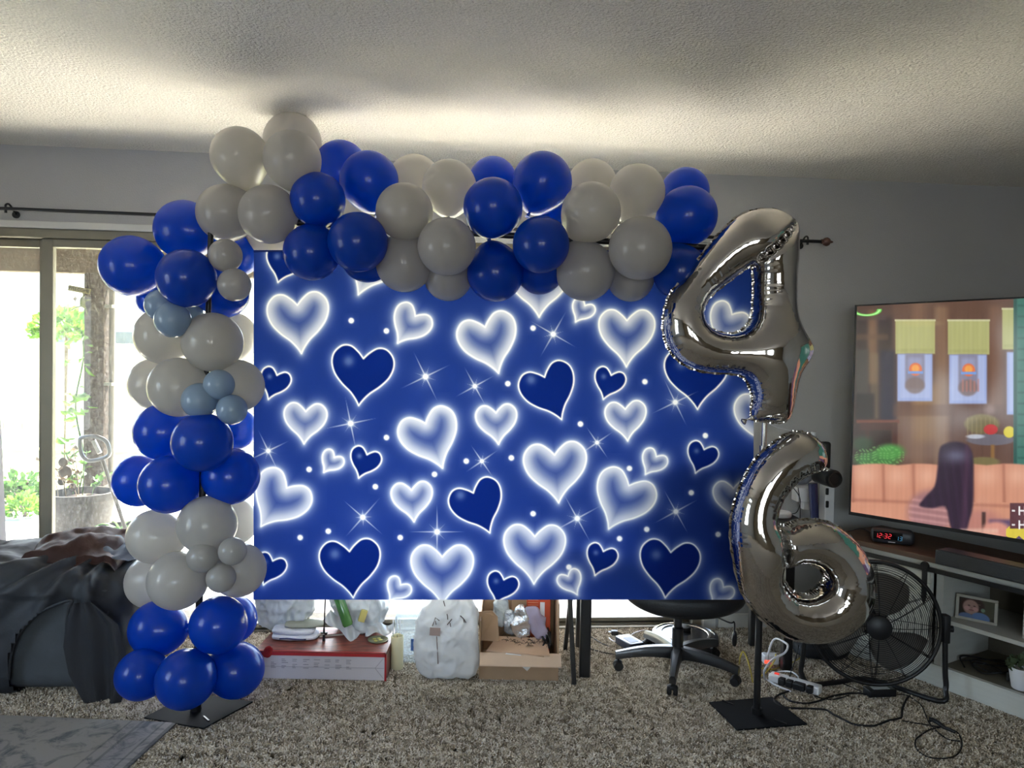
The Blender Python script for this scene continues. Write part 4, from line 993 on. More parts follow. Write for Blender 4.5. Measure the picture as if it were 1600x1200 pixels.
b = NB(); superell(b, (0, .012, -.004), (.020, .010, .026), 2.4, 24, 14, lambda p, d: p + Vector(d) * .004 * fbm(p, 40), rot=Matrix.Rotation(.5, 3, 'Y')); obj('felt', b, mat('red_felt', rgb(150, 26, 34), .9), rc, smooth=True)
# clear stuffed bags
M_BAG = mat('milky_plastic', rgb(196, 201, 206), .28, var=.08, trans=.22, bump=.6, bscale=22, spec=.7)
def bagblob(name, label, c, h, seed, par=None, amp=.03, e=2.6, taper=.35, m=M_BAG, cat='bag'):
    t = thing(name, label, cat, c)
    def dd(p, d):
        q = p + Vector((seed, seed * 2, 0)); k = 1 - taper * max(0, p.z / h[2]) ** 1.5; p = Vector((p.x * k, p.y * k, p.z))
        ridge = abs(noise.noise(q * 9)) * -2 + .5; ridge2 = abs(noise.noise(q * 21 + Vector((9, 0, 0)))) * -2 + .5
        return p + Vector(d) * (amp * (.6 * ridge + .3 * ridge2 + .6 * noise.noise(q * 4)) + .008 * (.5 - abs(noise.noise(Vector((q.x * 34 + q.z * 12, q.y * 20, q.z * 26 - q.x * 18)))) * 2))
    b = NB(); superell(b, (0, 0, h[2]), h, e, 110, 70, dd, zmin=0.0005); obj('bag_film', b, m, t, smooth=True); return t
t1 = bagblob('plastic_bag', 'stuffed translucent plastic bag on the left end of the long carton', (P(446, 980, 3.5).x, 3.48, gtz), (.14, .085, .15), 1.3)
t2 = bagblob('plastic_bag', 'open translucent bag with green bottle on the right half of the long carton', (P(560, 980, 3.47).x, 3.47, gtz), (.125, .08, .13), 4.1, taper=.5, amp=.035)
gbt = thing('green_bottle', 'green bottle leaning out of the translucent bag on the carton', 'bottle', P(541, 968, 3.345) - Vector((0, 0, .02)))
b = NB(); ax_ = (P(524, 925, 3.37) - P(541, 975, 3.345)).normalized(); lathe(b, [(0, -.03), (.02, -.03), (.024, -.02), (.024, .11), (.014, .14), (.010, .15), (.010, .18), (0, .18)], (0, 0, .02), 24, ax_); obj('bottle_glass', b, mat('green_glass', rgb(70, 120, 60), .15, coat=.5), gbt, autos=50)
yl = thing('yellow_carton', 'small yellow carton showing through the translucent bag', 'box', P(567, 962, 3.375))
b = NB(); box(b, (0, 0, 0), (.03, .02, .055), Euler((0, .3, .2)), bev=.002); obj('carton', b, mat('yellow_card', rgb(196, 184, 110), .6), yl)
for i, (a, c_, lab) in enumerate((((505, 968), (552, 1003), 'torn strip of plastic film trailing off the middle of the carton'), ((570, 992), (612, 990), 'crumpled clear film over the right end of the carton'))):
    t = thing('plastic_film', lab, 'wrapper', P(*a, 3.36)); b = NB()
    def fl(u, v, a=a, c_=c_, i=i):
        x = a[0] + (c_[0] - a[0]) * u + (12 * v if i == 0 else 4 * v); y = a[1] + (c_[1] - a[1]) * u - 16 * v + 3 * math.sin(u * 9 + i)
        p = P(x, y, 3.33 + .05 * v + .012 * math.sin(u * 13 + v * 5)); p.z = max(p.z, gtz + .002); return p
    grid(b, 24, 10, fl); obj('film', b, M_BAG, t, smooth=True, world_space=True)
dish = thing('round_dish', 'clear round plastic lid with yellow fruit print on the carton', 'lid', (P(590, 1003, 3.34).x, 3.35, gtz))
b = NB(); lathe(b, [(0, .002), (.040, .002), (.045, .006), (.047, .006), (.047, .004), (.041, 0), (0, 0)], seg=32); obj('lid_disc', b, mat('lid_plastic', rgb(150, 150, 120), .2, trans=.3), dish, autos=40)
b = NB()
for a, r_ in ((0, .012), (1.5, .018), (2.7, .02), (4.2, .016)): lathe(b, [(0, .0035), (.009, .0035), (.009, .0025)], (math.cos(a) * r_, math.sin(a) * r_, 0), 14)
obj('fruit_print', b, mat('yellow_print', rgb(200, 190, 90), .5), dish)
# thin black rod with clip standing on carton in front of the bags
rd = thing('thin_black_rod', 'thin black upright rod with a clip foot resting on the long carton', 'rod', (P(506, 1003, 3.33).x, 3.33, gtz))
b = NB(); top = P(510, 925, 3.33); cyl(b, (0, 0, 0.05), (top.x - rd.location.x, 0, top.z - gtz + .12), .003, seg=8); obj('shaft', b, M_BLACK, rd)
b = NB(); cyl(b, (0, 0, .0), (0, 0, .06), .007, .004, seg=12); box(b, (0, 0, .034), (.03, .012, .012), bev=.002); obj('clip', b, M_BLACK, rd)
b = NB(); cyl(b, (-.02, -.01, .034), (.02, .0, .030), .002, seg=8); obj('metal_pin', b, M_SILVER, rd)
stt2 = thing('folded_booklet', 'red and cream folded booklet behind the rod on the carton', 'booklet', (P(520, 995, 3.42).x, 3.42, gtz))
b = NB(); box(b, (0, 0, .004), (.12, .06, .008), Euler((0, 0, .3))); obj('pages', b, mat('cream_paper', rgb(200, 190, 176), .8), stt2)
b = NB(); box(b, (0, 0, .0095), (.122, .062, .002), Euler((0, 0, .3))); obj('cover', b, mat('red_cover', rgb(130, 40, 40), .5, var=.3, vscale=30), stt2)
# pillar candle
cd = thing('pillar_candle', 'cream flameless pillar candle standing on the carpet beside the carton', 'candle', F(620, 1044, FZ))
hc = P(620, 993, cd.location.y).z - FZ
b = NB(); lathe(b, [(0, 0), (.027, 0), (.0285, .004), (.0285, hc - .003), (.026, hc), (.023, hc - .001), (.020, hc - .012), (0, hc - .014)], seg=40); obj('wax', b, mat('cream_wax', rgb(222, 214, 178), .45, var=.04, trans=.15), cd, autos=50)
b = NB(); cyl(b, (0, 0, hc - .016), (0, 0, hc + .004), .0012, seg=6); obj('wick', b, M_RUBBER, cd)
# clear jug
jg = thing('clear_jug', 'tall clear plastic jug with sloping shoulders behind the candle', 'jug', (P(637, 1030, 3.45).x, 3.45, FZ))
b = NB(); zt = P(637, 962, 3.45).z - FZ; zn = P(637, 930, 3.45).z - FZ
def jugprof(s): return [(.052 * s, 0), (.056 * s, .006), (.056 * s, zt), (.018 * s, zn), (.018 * s, zn + .03)]
for (w_, z0, z1, w2) in ((.058, 0.0, zt, .058), (.058, zt, zn, .018), (.018, zn, zn + .03, .018)):
    q0 = [b.verts.new((sx * w_, sy * w_ * .8, z0)) for sx, sy in ((-1, -1), (1, -1), (1, 1), (-1, 1))]; q1 = [b.verts.new((sx * w2, sy * w2 * .8, z1)) for sx, sy in ((-1, -1), (1, -1), (1, 1), (-1, 1))]
    for k in range(4): b.faces.new((q0[k], q0[(k + 1) % 4], q1[(k + 1) % 4], q1[k]))
bmesh.ops.remove_doubles(b, verts=b.verts, dist=.0001); bmesh.ops.bevel(b, geom=[e for e in b.edges if abs(e.verts[0].co.z - e.verts[1].co.z) > .01], offset=.008, segments=3, affect='EDGES')
obj('jug_wall', b, glass_mat('clear_jug_plastic', (.66, .75, .83), .12), jg, autos=40)
b = NB(); lathe(b, [(.016, zn + .02), (.02, zn + .02), (.02, zn + .045), (0, zn + .045)], seg=24); obj('cap', b, M_WHITEP, jg, autos=40)
b = NB(); box(b, (.028, -.0485, .085), (.016, .002, .055)); obj('blue_label', b, mat('blue_label', rgb(50, 84, 140), .5), jg, label='small blue label')
for k, x in enumerate((614, 618.5, 624)):
    pass
tp = thing('taper_candles', 'three white taper candles standing behind the cream pillar candle', 'candles', (P(619, 1030, 3.40).x, 3.40, FZ))
b0 = None
for k, x in enumerate((-.016, 0, .015)):
    b = NB(); lathe(b, [(0, 0), (.0042, 0), (.0036, .20), (.001, .206), (0, .206)], (x, .006 * (k % 2), 0), 12); obj('taper', b, M_WHITEP, tp, autos=50)
# tall white carrier bag
cb = F(697, 1067, FZ); zt = P(697, 937, cb.y).z
tb = thing('carrier_bag', 'full white carrier bag with knotted handles standing on the carpet', 'bag', (cb.x, cb.y + .085, FZ))
hwid = .142
def dcb(p, d):
    z = p.z / .19; k = 1 - .46 * max(0, z) ** 2.6 - .03 * max(0, -z); q = Vector((p.x * k, p.y * (k if z > 0 else 1), p.z))
    n1 = noise.noise(Vector((q.x * 7 + 7, q.y * 5, q.z * 5 + q.x * 3))); rdg = (.5 - abs(noise.noise(Vector((q.x * 11 + q.z * 5, q.y * 11, q.z * 8 - q.x * 5)))) * 2)
    return q + Vector(d) * (.013 * n1 + .011 * rdg + .005 * (.5 - abs(noise.noise(q * 24)) * 2))
b = NB(); superell(b, (0, 0, .185), (hwid, .085, .185), 5.5, 150, 100, dcb, zmin=.0005); obj('bag_film', b, mat('white_bag', rgb(214, 215, 216), .35, var=.03, trans=.25, bump=.25, bscale=22, spec=.6), tb, smooth=True)
b = NB(); box(b, (-.052, -.087, .225), (.046, .002, .034), Euler((-.06, .05, 0))); obj('brown_print', b, mat('brown_ink', rgb(150, 130, 124), .6), tb, label='faded brown printed block')
b = NB(); cyl(b, (-.044, -.089, .205), (-.036, -.09, .085), .0022, seg=6); obj('print_line', b, mat('brown_ink_dark', rgb(120, 104, 100), .6), tb)
for (x, z, q) in ((-.052, .27, ((-.012, -.022), (.0, .012), (.018, .0))), (-.01, .32, ((-.01, .03), (.01, -.03), (.012, -.045))), (.012, .262, ((-.012, -.008), (.0, .006), (.008, .016))), (.07, .28, ((-.014, .012), (.0, 0), (.012, -.016)))):
    b = NB()
    tube(b, [Vector((x + a, -.083 + .03 * max(0, (z + c_ - .25) / .1) ** 1, z + c_)) for a, c_ in q], .0022, 6); tube(b, [Vector((x, -.082 + .03 * max(0, (z - .25) / .1), z)), Vector((x + .004, -.083 + .03 * max(0, (z - .27) / .1), z - .016))], .002, 6); obj('twig_print', b, mat('dark_print', rgb(84, 70, 68), .6), tb)
for s_ in (-1, 1):
    b = NB(); tube(b, catmull([Vector((s_ * .075, 0, .30)), Vector((s_ * .055, -.02, .345)), Vector((s_ * .012, -.035, .375)), Vector((-s_ * .01, -.03, .40)), Vector((s_ * .02, -.02, .44))], 6), lambda t: .016 - .009 * t + .003 * math.sin(t * 14), 10); obj('handle', b, MATS['white_bag'], tb, smooth=True)
# open cardboard box
c0, c1 = F(749, 1061, FZ), F(871, 1062, FZ); w = c1.x - c0.x; yb = c0.y; d_ = .33; h = .115
ob = thing('open_carton', 'open brown cardboard box crammed with packaging beside the carrier bag', 'box', ((c0.x + c1.x) / 2, yb + d_ / 2, FZ))
def wall(nm, c, s, rot=None, m=M_CARD):
    b = NB(); box(b, c, s, rot); return obj(nm, b, m, ob)
wall('bottom', (0, 0, .003), (w, d_, .004)); wall('front_wall', (0, -d_ / 2, h / 2), (w, .005, h)); wall('back_wall', (0, d_ / 2, .18), (w, .005, .36)); wall('right_wall', (w / 2, 0, .17), (.005, d_, .34)); wall('left_wall', (-w / 2, 0, .13), (.005, d_, .26))
b = NB(); prism(b, [(-w / 2, -d_ / 2 - .001, h), (w / 2 + .012, -d_ / 2 - .001, h), (w / 2 + .012, -d_ / 2 - .060, h - .033), (-w / 2 + .002, -d_ / 2 - .058, h - .033)], (0, .003, .004)); obj('front_flap', b, mat('cardboard_light', rgb(196, 172, 150), .85, var=.05), ob)
b = NB(); prism(b, [(-w / 2 - .004, -d_ / 2 + .02, .165), (-w / 2 + .085, -d_ / 2 + .0, .17), (-w / 2 + .075, -d_ / 2 + .04, .265), (-w / 2 + .05, -d_ / 2 + .06, .285), (-w / 2 - .01, -d_ / 2 + .06, .28)], (0, .004, 0)); obj('left_flap', b, mat('cardboard_brown', rgb(140, 112, 86), .85), ob)
b = NB(); box(b, (.035, -d_ / 2 - .0035, h - .055), (.028, .002, .026), Euler((0, .7, 0))); obj('torn_tape', b, mat('tape', rgb(220, 216, 208), .3), ob)
oz = ob.location
def inbox(name, label, cat, x, y, z): return thing(name, label, cat, (oz.x + x, oz.y + y, FZ + z))
t = inbox('cardboard_sheet', 'flat sheet of cardboard lying across the front of the open box', 'cardboard', .01, -.10, h + .004)
b = NB(); prism(b, [(-.155, -.055, 0), (.125, -.085, -.004), (.115, .06, .02), (-.11, .07, .02)], (0, 0, .005)); obj('sheet', b, mat('cardboard_pale', rgb(190, 160, 136), .85), t)
t = inbox('cardboard_sheet', 'lower cardboard sheet beneath the top one on the open box', 'cardboard', .01, -.10, h - .004)
b = NB(); prism(b, [(-.16, -.05, 0), (.10, -.08, -.003), (.11, .06, .016), (-.11, .07, .016)], (0, 0, .004)); obj('sheet', b, M_CARD, t)
t = inbox('paper_scrap', 'white paper scrap sticking out between the two cardboard sheets', 'paper', -.04, -.172, h + .001)
b = NB(); prism(b, [(-.02, 0, 0), (.05, -.004, -.004), (.03, .03, .002), (-.01, .03, .003)], (0, 0, .0015)); obj('scrap', b, M_WHITEP, t)
t = inbox('shredded_paper', 'dark brown shredded paper strips scattered on the cardboard sheet', 'packing', .03, -.08, h + .016); t['kind'] = 'stuff'
b = NB(); rr = random.Random(9)
for k in range(70):
    x, y = rr.uniform(-.09, .10), rr.uniform(-.05, .05); a = rr.uniform(0, 6.3); l = rr.uniform(.01, .025); z = rr.uniform(.004, .022)
    tube(b, [Vector((x, y, z)), Vector((x + math.cos(a) * l * .5, y + math.sin(a) * l * .5, z + .005)), Vector((x + math.cos(a) * l, y + math.sin(a) * l, z))], .0012, 4)
obj('strips', b, mat('brown_shred', rgb(70, 56, 46), .8, var=.3), t)
M_FOILB = mat('crumpled_foil', rgb(225, 228, 235), .22, metal=.85, bump=.9, bscale=40)
def pouch(name, label, x, y, z, hx, hy, hz, m, tilt, seed, cat='packet'):
    t = inbox(name, label, cat, x, y, z)
    def dd(p, d): q = p + Vector((seed, 0, 0)); return p + Vector(d) * (.010 * noise.noise(q * 22) + .012 * (.5 - abs(noise.noise(q * 15)) * 2))
    b = NB(); superell(b, (0, 0, hz), (hx, hy, hz), 3, 64, 44, dd, rot=Matrix.Rotation(tilt, 3, 'Y')); obj('pouch_film', b, m, t, smooth=True); return t
pouch('foil_packet', 'shiny silver foil packet standing in the middle of the open box', .012, -.03, h + .02, .048, .02, .075, M_FOILB, .05, 2)
pouch('film_packet', 'clear glossy packet leaning against the orange box', .085, -.04, h + .01, .036, .018, .085, mat('glossy_clear', rgb(196, 186, 210), .12, trans=.4, coat=.6, bump=.5, bscale=30), -.42, 5)
pouch('bubble_packet', 'clear bubble packet behind the folded flap of the open box', -.085, .03, h + .06, .04, .03, .06, mat('bubble_clear', rgb(205, 212, 215), .2, trans=.4, bump=.9, bscale=80), .1, 8)
pouch('crinkled_film', 'crinkled silver film between the flap and the foil packet', -.045, .0, h + .03, .03, .02, .055, mat('crinkle_silver', rgb(190, 196, 204), .2, metal=.5, bump=.9, bscale=70), -.1, 11)
t = inbox('orange_carton', 'orange carton with a white label at the back of the open box', 'box', .085, .09, .01)
b = NB(); box(b, (0, 0, .19), (.125, .10, .38), bev=.003); obj('carton_body', b, mat('orange_card', rgb(196, 78, 44), .5, var=.08), t)
b = NB(); box(b, (.024, -.0515, .235), (.022, .002, .075)); obj('white_label', b, M_WHITEP, t, label='white label')
b = NB()
for k in range(7): box(b, (-.02, -.0515, .33 - k * .012), (.05, .001, .002))
obj('printed_lines', b, mat('pale_orange_ink', rgb(220, 150, 120), .5), t)
t = inbox('small_carton', 'small brown carton standing behind the foil packet', 'box', .0, .06, .01)
b = NB(); box(b, (0, 0, .18), (.07, .05, .36), bev=.003); obj('carton_body', b, mat('cardboard_mid', rgb(150, 122, 96), .85), t)
t = inbox('black_strap_bundle', 'dark bundle of straps in the right corner of the open box', 'straps', .125, -.06, h - .02)
b = NB(); rr = random.Random(4)
for k in range(5): tube(b, catmull([Vector((rr.uniform(-.022, .022), rr.uniform(-.05, .05), rr.uniform(0, .09))) for _ in range(6)], 5), .005, 6)
obj('strap', b, M_BLACKP, t, smooth=True)

# ================================================================== FOLDING STAND, DESK, CHAIR
fs = thing('folding_tray_stand', 'folding tray stand with thin crossed black legs left of the desk', 'stand', (F(897, 1069, FZ).x, F(897, 1069, FZ).y + .2, FZ))
A0, A1 = F(897, 1070, FZ), P(893, 900, 3.42)
B0, B1 = F(883, 1014, FZ), P(893, 900, 3.34)
for (p, q) in ((A0, A1), (B0, B1)):
    for off in (0, -.42):
        pass
def leg(par, p, q, r, nm='leg', m=M_BLACK):
    b = NB(); d = (q - p); c = (p + q) / 2; box(b, (0, 0, 0), (r * 2, r * 2, d.length), bev=r * .25); b.transform(Matrix.Translation(c) @ d.to_track_quat('Z', 'Y').to_matrix().to_4x4()); return obj(nm, b, m, par, world_space=True)
tz = .66; lean = A1 - A0; k_ = (tz - FZ) / lean.z; TA = A0 + Vector((.0, .40, tz - FZ)); TB = Vector((B0.x + .02, A0.y + .02, tz))
leg(fs, A0, Vector((A0.x - .02, B0.y, tz)), .010); leg(fs, B0, Vector((B0.x + .01, A0.y, tz)), .0095)
sh_ = Vector((-.30, 0, 0)); A0h = Vector((A0.x, A0.y, 0))
b = NB(); box(b, (A0.x - .03, (A0.y + B0.y) / 2, tz + .008), (.10, .5, .016), bev=.003); obj('tray_top', b, M_BLACKP, fs, world_space=True)
b = NB(); mz = .34; cyl(b, (A0.x - .012, (A0.y + B0.y) / 2, mz), (B0.x + .012, (A0.y + B0.y) / 2, mz), .006, seg=10); obj('pivot_bar', b, M_SILVER, fs, world_space=True)
# desk
D = [F(913, 1056, FZ), F(1228, 1047, FZ), F(1176, 1008, FZ)]
dz = P(1235, 808, 3.62).z
desk = thing('desk', 'narrow black desk standing behind the backdrop and office chair', 'desk', (.80, 3.6, FZ))
rear_l = Vector((D[0].x + .01, D[2].y - .06, FZ))
for p, r in ((D[0], .024), (D[1], .022), (D[2], .02), (rear_l, .02)):
    q = p.copy(); q.z = dz - .03; leg(desk, p, q, r)
b = NB(); prism(b, [(D[0].x - .05, D[0].y - .04, dz - .03), (D[1].x + .12, D[1].y - .04, dz - .03), (D[1].x + .12, D[2].y + .05, dz - .03), (D[0].x - .05, D[2].y + .02, dz - .03)], (0, 0, .03)); obj('desktop', b, M_BLACKP, desk, world_space=True)
wp = thing('white_puck_device', 'round white device lying on the right end of the black desk', 'device', (P(1220, 806, 3.62).x, 3.62, dz))
b = NB(); lathe(b, [(0, 0), (.045, 0), (.05, .006), (.05, .022), (.044, .028), (0, .029)], seg=36); obj('casing', b, M_WHITEP, wp, autos=40)
b = NB(); s0 = wp.location; tube(b, catmull([Vector((.04, .02, .012)), Vector((.09, .03, .02)), Vector((.11, .05, .09)), Vector((.07, .12, .16)), Vector((.03, .16, .20))], 8), .0022, 6); obj('cable', b, M_RUBBER, wp)
# wall dock and stick vacuum
YV = 3.90
dk = thing('wall_dock', 'white plastic wall dock with two black slots behind the number 6 balloon', 'dock', P(1275, 780, YV))
b = NB(); a, c_ = P(1241, 760, YV), P(1272, 783, YV); box(b, (a + c_) / 2, (c_.x - a.x, .08, a.z - c_.z), bev=.006); obj('dock_arm', b, M_WHITEP, dk, world_space=True)
b = NB(); a, c_ = P(1252, 783, YV), P(1262, 795, YV); box(b, (a + c_) / 2, (c_.x - a.x, .06, a.z - c_.z), bev=.004); obj('charging_nub', b, M_WHITEP, dk, world_space=True)
b = NB(); a, c_ = P(1285, 758, YV), P(1298, 815, YV); c_.z -= .25; box(b, (a + c_) / 2 , (c_.x - a.x, .08, a.z - c_.z), bev=.006); obj('column', b, M_WHITEP, dk, world_space=True)
for y in (768, 788):
    b = NB(); box(b, P(1292.5, y, YV - .042), (.016, .01, .036), bev=.004); obj('slot', b, M_BLACKP, dk, world_space=True)
b = NB(); a = P(1247, 758, YV - .03); tube(b, catmull([P(1247, 762, YV - .05), P(1250, 785, YV - .06), P(1250, 815, YV - .05)], 5), .002, 6); obj('cable', b, M_RUBBER, dk, world_space=True)
YS = 3.78
sv = thing('stick_vacuum', 'black and navy stick vacuum hanging from the white wall dock', 'vacuum cleaner', P(1278, 800, YS))
M_NAVY = mat('navy_tube', rgb(36, 42, 84), .3, coat=.4)
b = NB(); cyl(b, P(1270, 755, YS), P(1274, 830, YS), .023, .02, seg=20); obj('wand', b, M_NAVY, sv, world_space=True, autos=40)
b = NB(); lathe(b, [(0, -.09), (.035, -.09), (.043, -.075), (.045, .0), (.045, .07), (0, .075)], P(1291, 745, YS - .02), 28, (0.12, -1, 0)); obj('motor_housing', b, M_BLACKP, sv, world_space=True, autos=40)
b = NB(); lathe(b, [(0, .0), (.026, .0), (.030, .006), (.036, .010), (.0365, .0)], P(1291, 745, YS - .02) + Vector((.009, -.078, 0)), 28, (0.12, -1, 0)); obj('filter_cap', b, M_RUBBER, sv, world_space=True, autos=40)
b = NB(); a = P(1290, 690, YS); c_ = P(1288, 732, YS); box(b, (a + c_) / 2, (.045, .05, (a.z - c_.z)), bev=.012, seg=3); obj('battery_handle', b, M_BLACKP, sv, world_space=True, autos=40)
b = NB(); lathe(b, [(0, -.05), (.02, -.05), (.035, -.03), (.042, 0), (.03, .03), (0, .035)], P(1255, 745, YS), 24, (1, 0, .3)); obj('dust_bin', b, mat('grey_bin', rgb(120, 124, 132), .25, coat=.4), sv, world_space=True, autos=40)
b = NB(); lathe(b, [(0, 0), (.012, 0), (.014, .004), (.012, .02), (0, .022)], P(1271, 681, YV), 16, (0, -.2, 1)); obj('wall_hook', b, M_WHITEP, dk, world_space=True)

# office chair
CX, CY = .785, 3.375
ch = thing('office_chair', 'black swivel office chair on a five star base partly hidden by the backdrop', 'chair', (CX, CY, FZ))
M_CH = mat('chair_plastic', rgb(20, 21, 24), .35, var=.15, vscale=25, coat=.2)
hub = Vector((0, 0, .085))
a0 = math.atan2(F(1049, 1098, 0).y - CY, F(1049, 1098, 0).x - CX)
for k in range(5):
    a = a0 + k * 2 * math.pi / 5; dr = Vector((math.cos(a), math.sin(a), 0)); tip = dr * .285 + Vector((0, 0, .068))
    b = NB(); sd_ = dr.cross(Vector((0, 0, 1))); prev = None; secs = []
    for t in np.linspace(0, 1, 9):
        c = hub.lerp(tip, t) + Vector((0, 0, .012 * math.sin(math.pi * t))) + dr * .0; wd = .026 * (1 - .45 * t); hh = .024 * (1 - .5 * t) + .006
        secs.append([b.verts.new(c + sd_ * (wd * x) + Vector((0, 0, hh * z))) for x, z in ((-1, -.8), (1, -.8), (1, .3), (.6, 1), (-.6, 1), (-1, .3))])
    for A_, B_ in zip(secs, secs[1:]):
        for i in range(6): b.faces.new((A_[i], A_[(i + 1) % 6], B_[(i + 1) % 6], B_[i]))
    b.faces.new(secs[0][::-1]); b.faces.new(secs[-1]); lg = obj('base_leg', b, M_CH, ch, autos=35)
    b = NB(); c = dr * .272
    for s_ in (-1, 1): lathe(b, [(0, -.007), (.018, -.009), (.0215, -.004), (.0215, .004), (.018, .009), (0, .007)], c + sd_ * (s_ * .013) + Vector((0, 0, .0215)), 20, sd_)
    cyl(b, c + Vector((0, 0, .03)), c + Vector((0, 0, .066)), .006, seg=10); superell(b, c + Vector((0, 0, .036)), (.018, .018, .012), 2.2, 18, 10)
    obj('caster', b, M_RUBBER, lg, autos=40)
b = NB(); lathe(b, [(0, .055), (.034, .055), (.038, .075), (.038, .105), (.028, .115), (.026, .115), (.026, .20), (.019, .205), (.019, .30), (0, .30)], seg=28); obj('gas_column', b, M_CH, ch, autos=40)
b = NB(); box(b, (0, -.0, .315), (.16, .20, .035), bev=.012); obj('tilt_mechanism', b, M_CH, ch)
b = NB(); superell(b, (0, -.03, .375), (.272, .255, .075), 3.0, 64, 28, lambda p, d: Vector((p.x, p.y, p.z * (1 if p.z > 0 else .75 + .25 * (1 - (p.x / .27) ** 2)) + (.02 * (p.x / .27) ** 2)))); obj('seat', b, mat('chair_leather', rgb(22, 23, 26), .5, bump=.15, bscale=120), ch, smooth=True)
b = NB(); superell(b, (0, -.20, .74), (.25, .045, .28), 3.2, 56, 36, lambda p, d: p + Vector((0, .05 * (p.x / .25) ** 2, 0))); obj('backrest', b, MATS['chair_leather'], ch, smooth=True)
b = NB(); tube(b, catmull([(0, -.10, .315), (0, -.22, .34), (0, -.262, .44), (0, -.258, .55)], 6), .016, 8); obj('back_support', b, M_CH, ch, smooth=True)
for s_ in (-1, 1):
    b = NB(); tube(b, catmull([(s_ * .22, .05, .34), (s_ * .29, .05, .38), (s_ * .295, .05, .52), (s_ * .29, .03, .58)], 6), .013, 8); box(b, (s_ * .285, .0, .59), (.06, .24, .03), bev=.012, seg=3); obj('armrest', b, M_CH, ch, autos=50)
lv = P(1147, 972, CY - .08) - Vector(ch.location); l2 = P(1148, 1010, CY - .08) - Vector(ch.location)
b = NB(); tube(b, catmull([Vector((.05, -.04, .32)), Vector((lv.x - .03, lv.y, lv.z + .0)), lv, lv.lerp(l2, .4)], 6), .0035, 8); superell(b, lv.lerp(l2, .68), (.011, .009, .036), 2.6, 16, 12); obj('height_lever', b, M_CH, ch, autos=50)

# ================================================================== FLOOR ELECTRONICS
rvx = F(1068, 1013, FZ); 
rv = thing('robot_vacuum', 'round glossy black robot vacuum on the carpet behind the office chair', 'robot vacuum', (P(1070, 1000, 3.66).x, 3.66, FZ))
b = NB(); lathe(b, [(0, .006), (.155, .006), (.165, .012), (.168, .055), (.160, .070), (.145, .074), (.143, .070), (0, .071)], seg=56); obj('shell', b, mat('robot_black', rgb(30, 33, 40), .18, coat=.6), rv, autos=40)
b = NB(); lathe(b, [(.112, .073), (.118, .078), (.125, .073)], (0, 0, 0), 56); obj('trim_ring', b, M_SILVER, rv, smooth=True)
b = NB(); lathe(b, [(0, .072), (.04, .072), (.042, .086), (.036, .09), (0, .09)], (.0, .05, 0), 32); obj('sensor_turret', b, M_BLACKP, rv, autos=40)
b = NB(); box(b, (0, -.169, .035), (.18, .012, .045), bev=.005); obj('bumper', b, M_BLACKP, rv)
pkb = F(985, 1014, FZ)
pk = thing('power_adapter', 'black laptop power adapter on the carpet left of the robot vacuum', 'adapter', (pkb.x, pkb.y + .03, FZ), .45)
b = NB(); box(b, (0, 0, .020), (.082, .135, .038), bev=.005, seg=3); obj('brick', b, mat('adapter_black', rgb(52, 56, 72), .3, coat=.3), pk, autos=50)
b = NB(); box(b, (0, -.01, .0395), (.05, .07, .001)); obj('rating_sticker', b, mat('grey_sticker', rgb(90, 96, 120), .5), pk)
b = NB(); cyl(b, (0, .0675, .02), (0, .09, .02), .006, .004, seg=10); cyl(b, (0, -.0675, .02), (0, -.09, .02), .006, .004, seg=10); obj('strain_relief', b, M_RUBBER, pk)
def cord(name, label, pts, r, m, z=None, lift=None, n=8, parts=None):
    W_ = [F(x, y, FZ + r) if len(q) == 2 else P(x, y, q[2]) for q in pts for (x, y) in [(q[0], q[1])]]
    t = thing(name, label, 'cable', (W_[0].x, W_[0].y, FZ)); b = NB(); cm = catmull(W_, n)
    for p in cm: p.z = max(p.z, FZ + r * .6)
    tube(b, cm, r, 8); obj('cord', b, m, t, smooth=True, world_space=True); return t, W_
M_WC = mat('white_cable', rgb(215, 215, 222), .45); M_YC = mat('yellow_cable', rgb(196, 176, 70), .5)
cord('adapter_cable', 'white cable running from the laptop adapter towards the robot vacuum', [(952, 997), (960, 1002), (975, 999), (990, 990), (1006, 985), (1022, 991), (1030, 1003)], .003, M_WC)
cord('adapter_cable', 'thin black cord from the desk leg to the laptop adapter', [(915, 993), (925, 996), (938, 1004), (952, 1010)], .0025, M_RUBBER)
cord('adapter_cable', 'black cord looping under the laptop adapter towards the chair base', [(918, 1012), (940, 1019), (962, 1022), (990, 1021), (1008, 1018), (1016, 1010), (1030, 1000)], .0025, M_RUBBER)
pg = thing('black_plug', 'black plug lying just behind the laptop adapter', 'plug', F(960, 992, FZ))
b = NB(); box(b, (0, 0, .012), (.035, .028, .022), bev=.004); cyl(b, (.017, 0, .012), (.04, -.01, .008), .004, .0025, seg=8); obj('plug_body', b, M_BLACKP, pg); b = NB()
for s_ in (-.006, .006): box(b, (-.024, s_, .014), (.016, .0015, .006))
obj('prong', b, M_SILVER, pg)
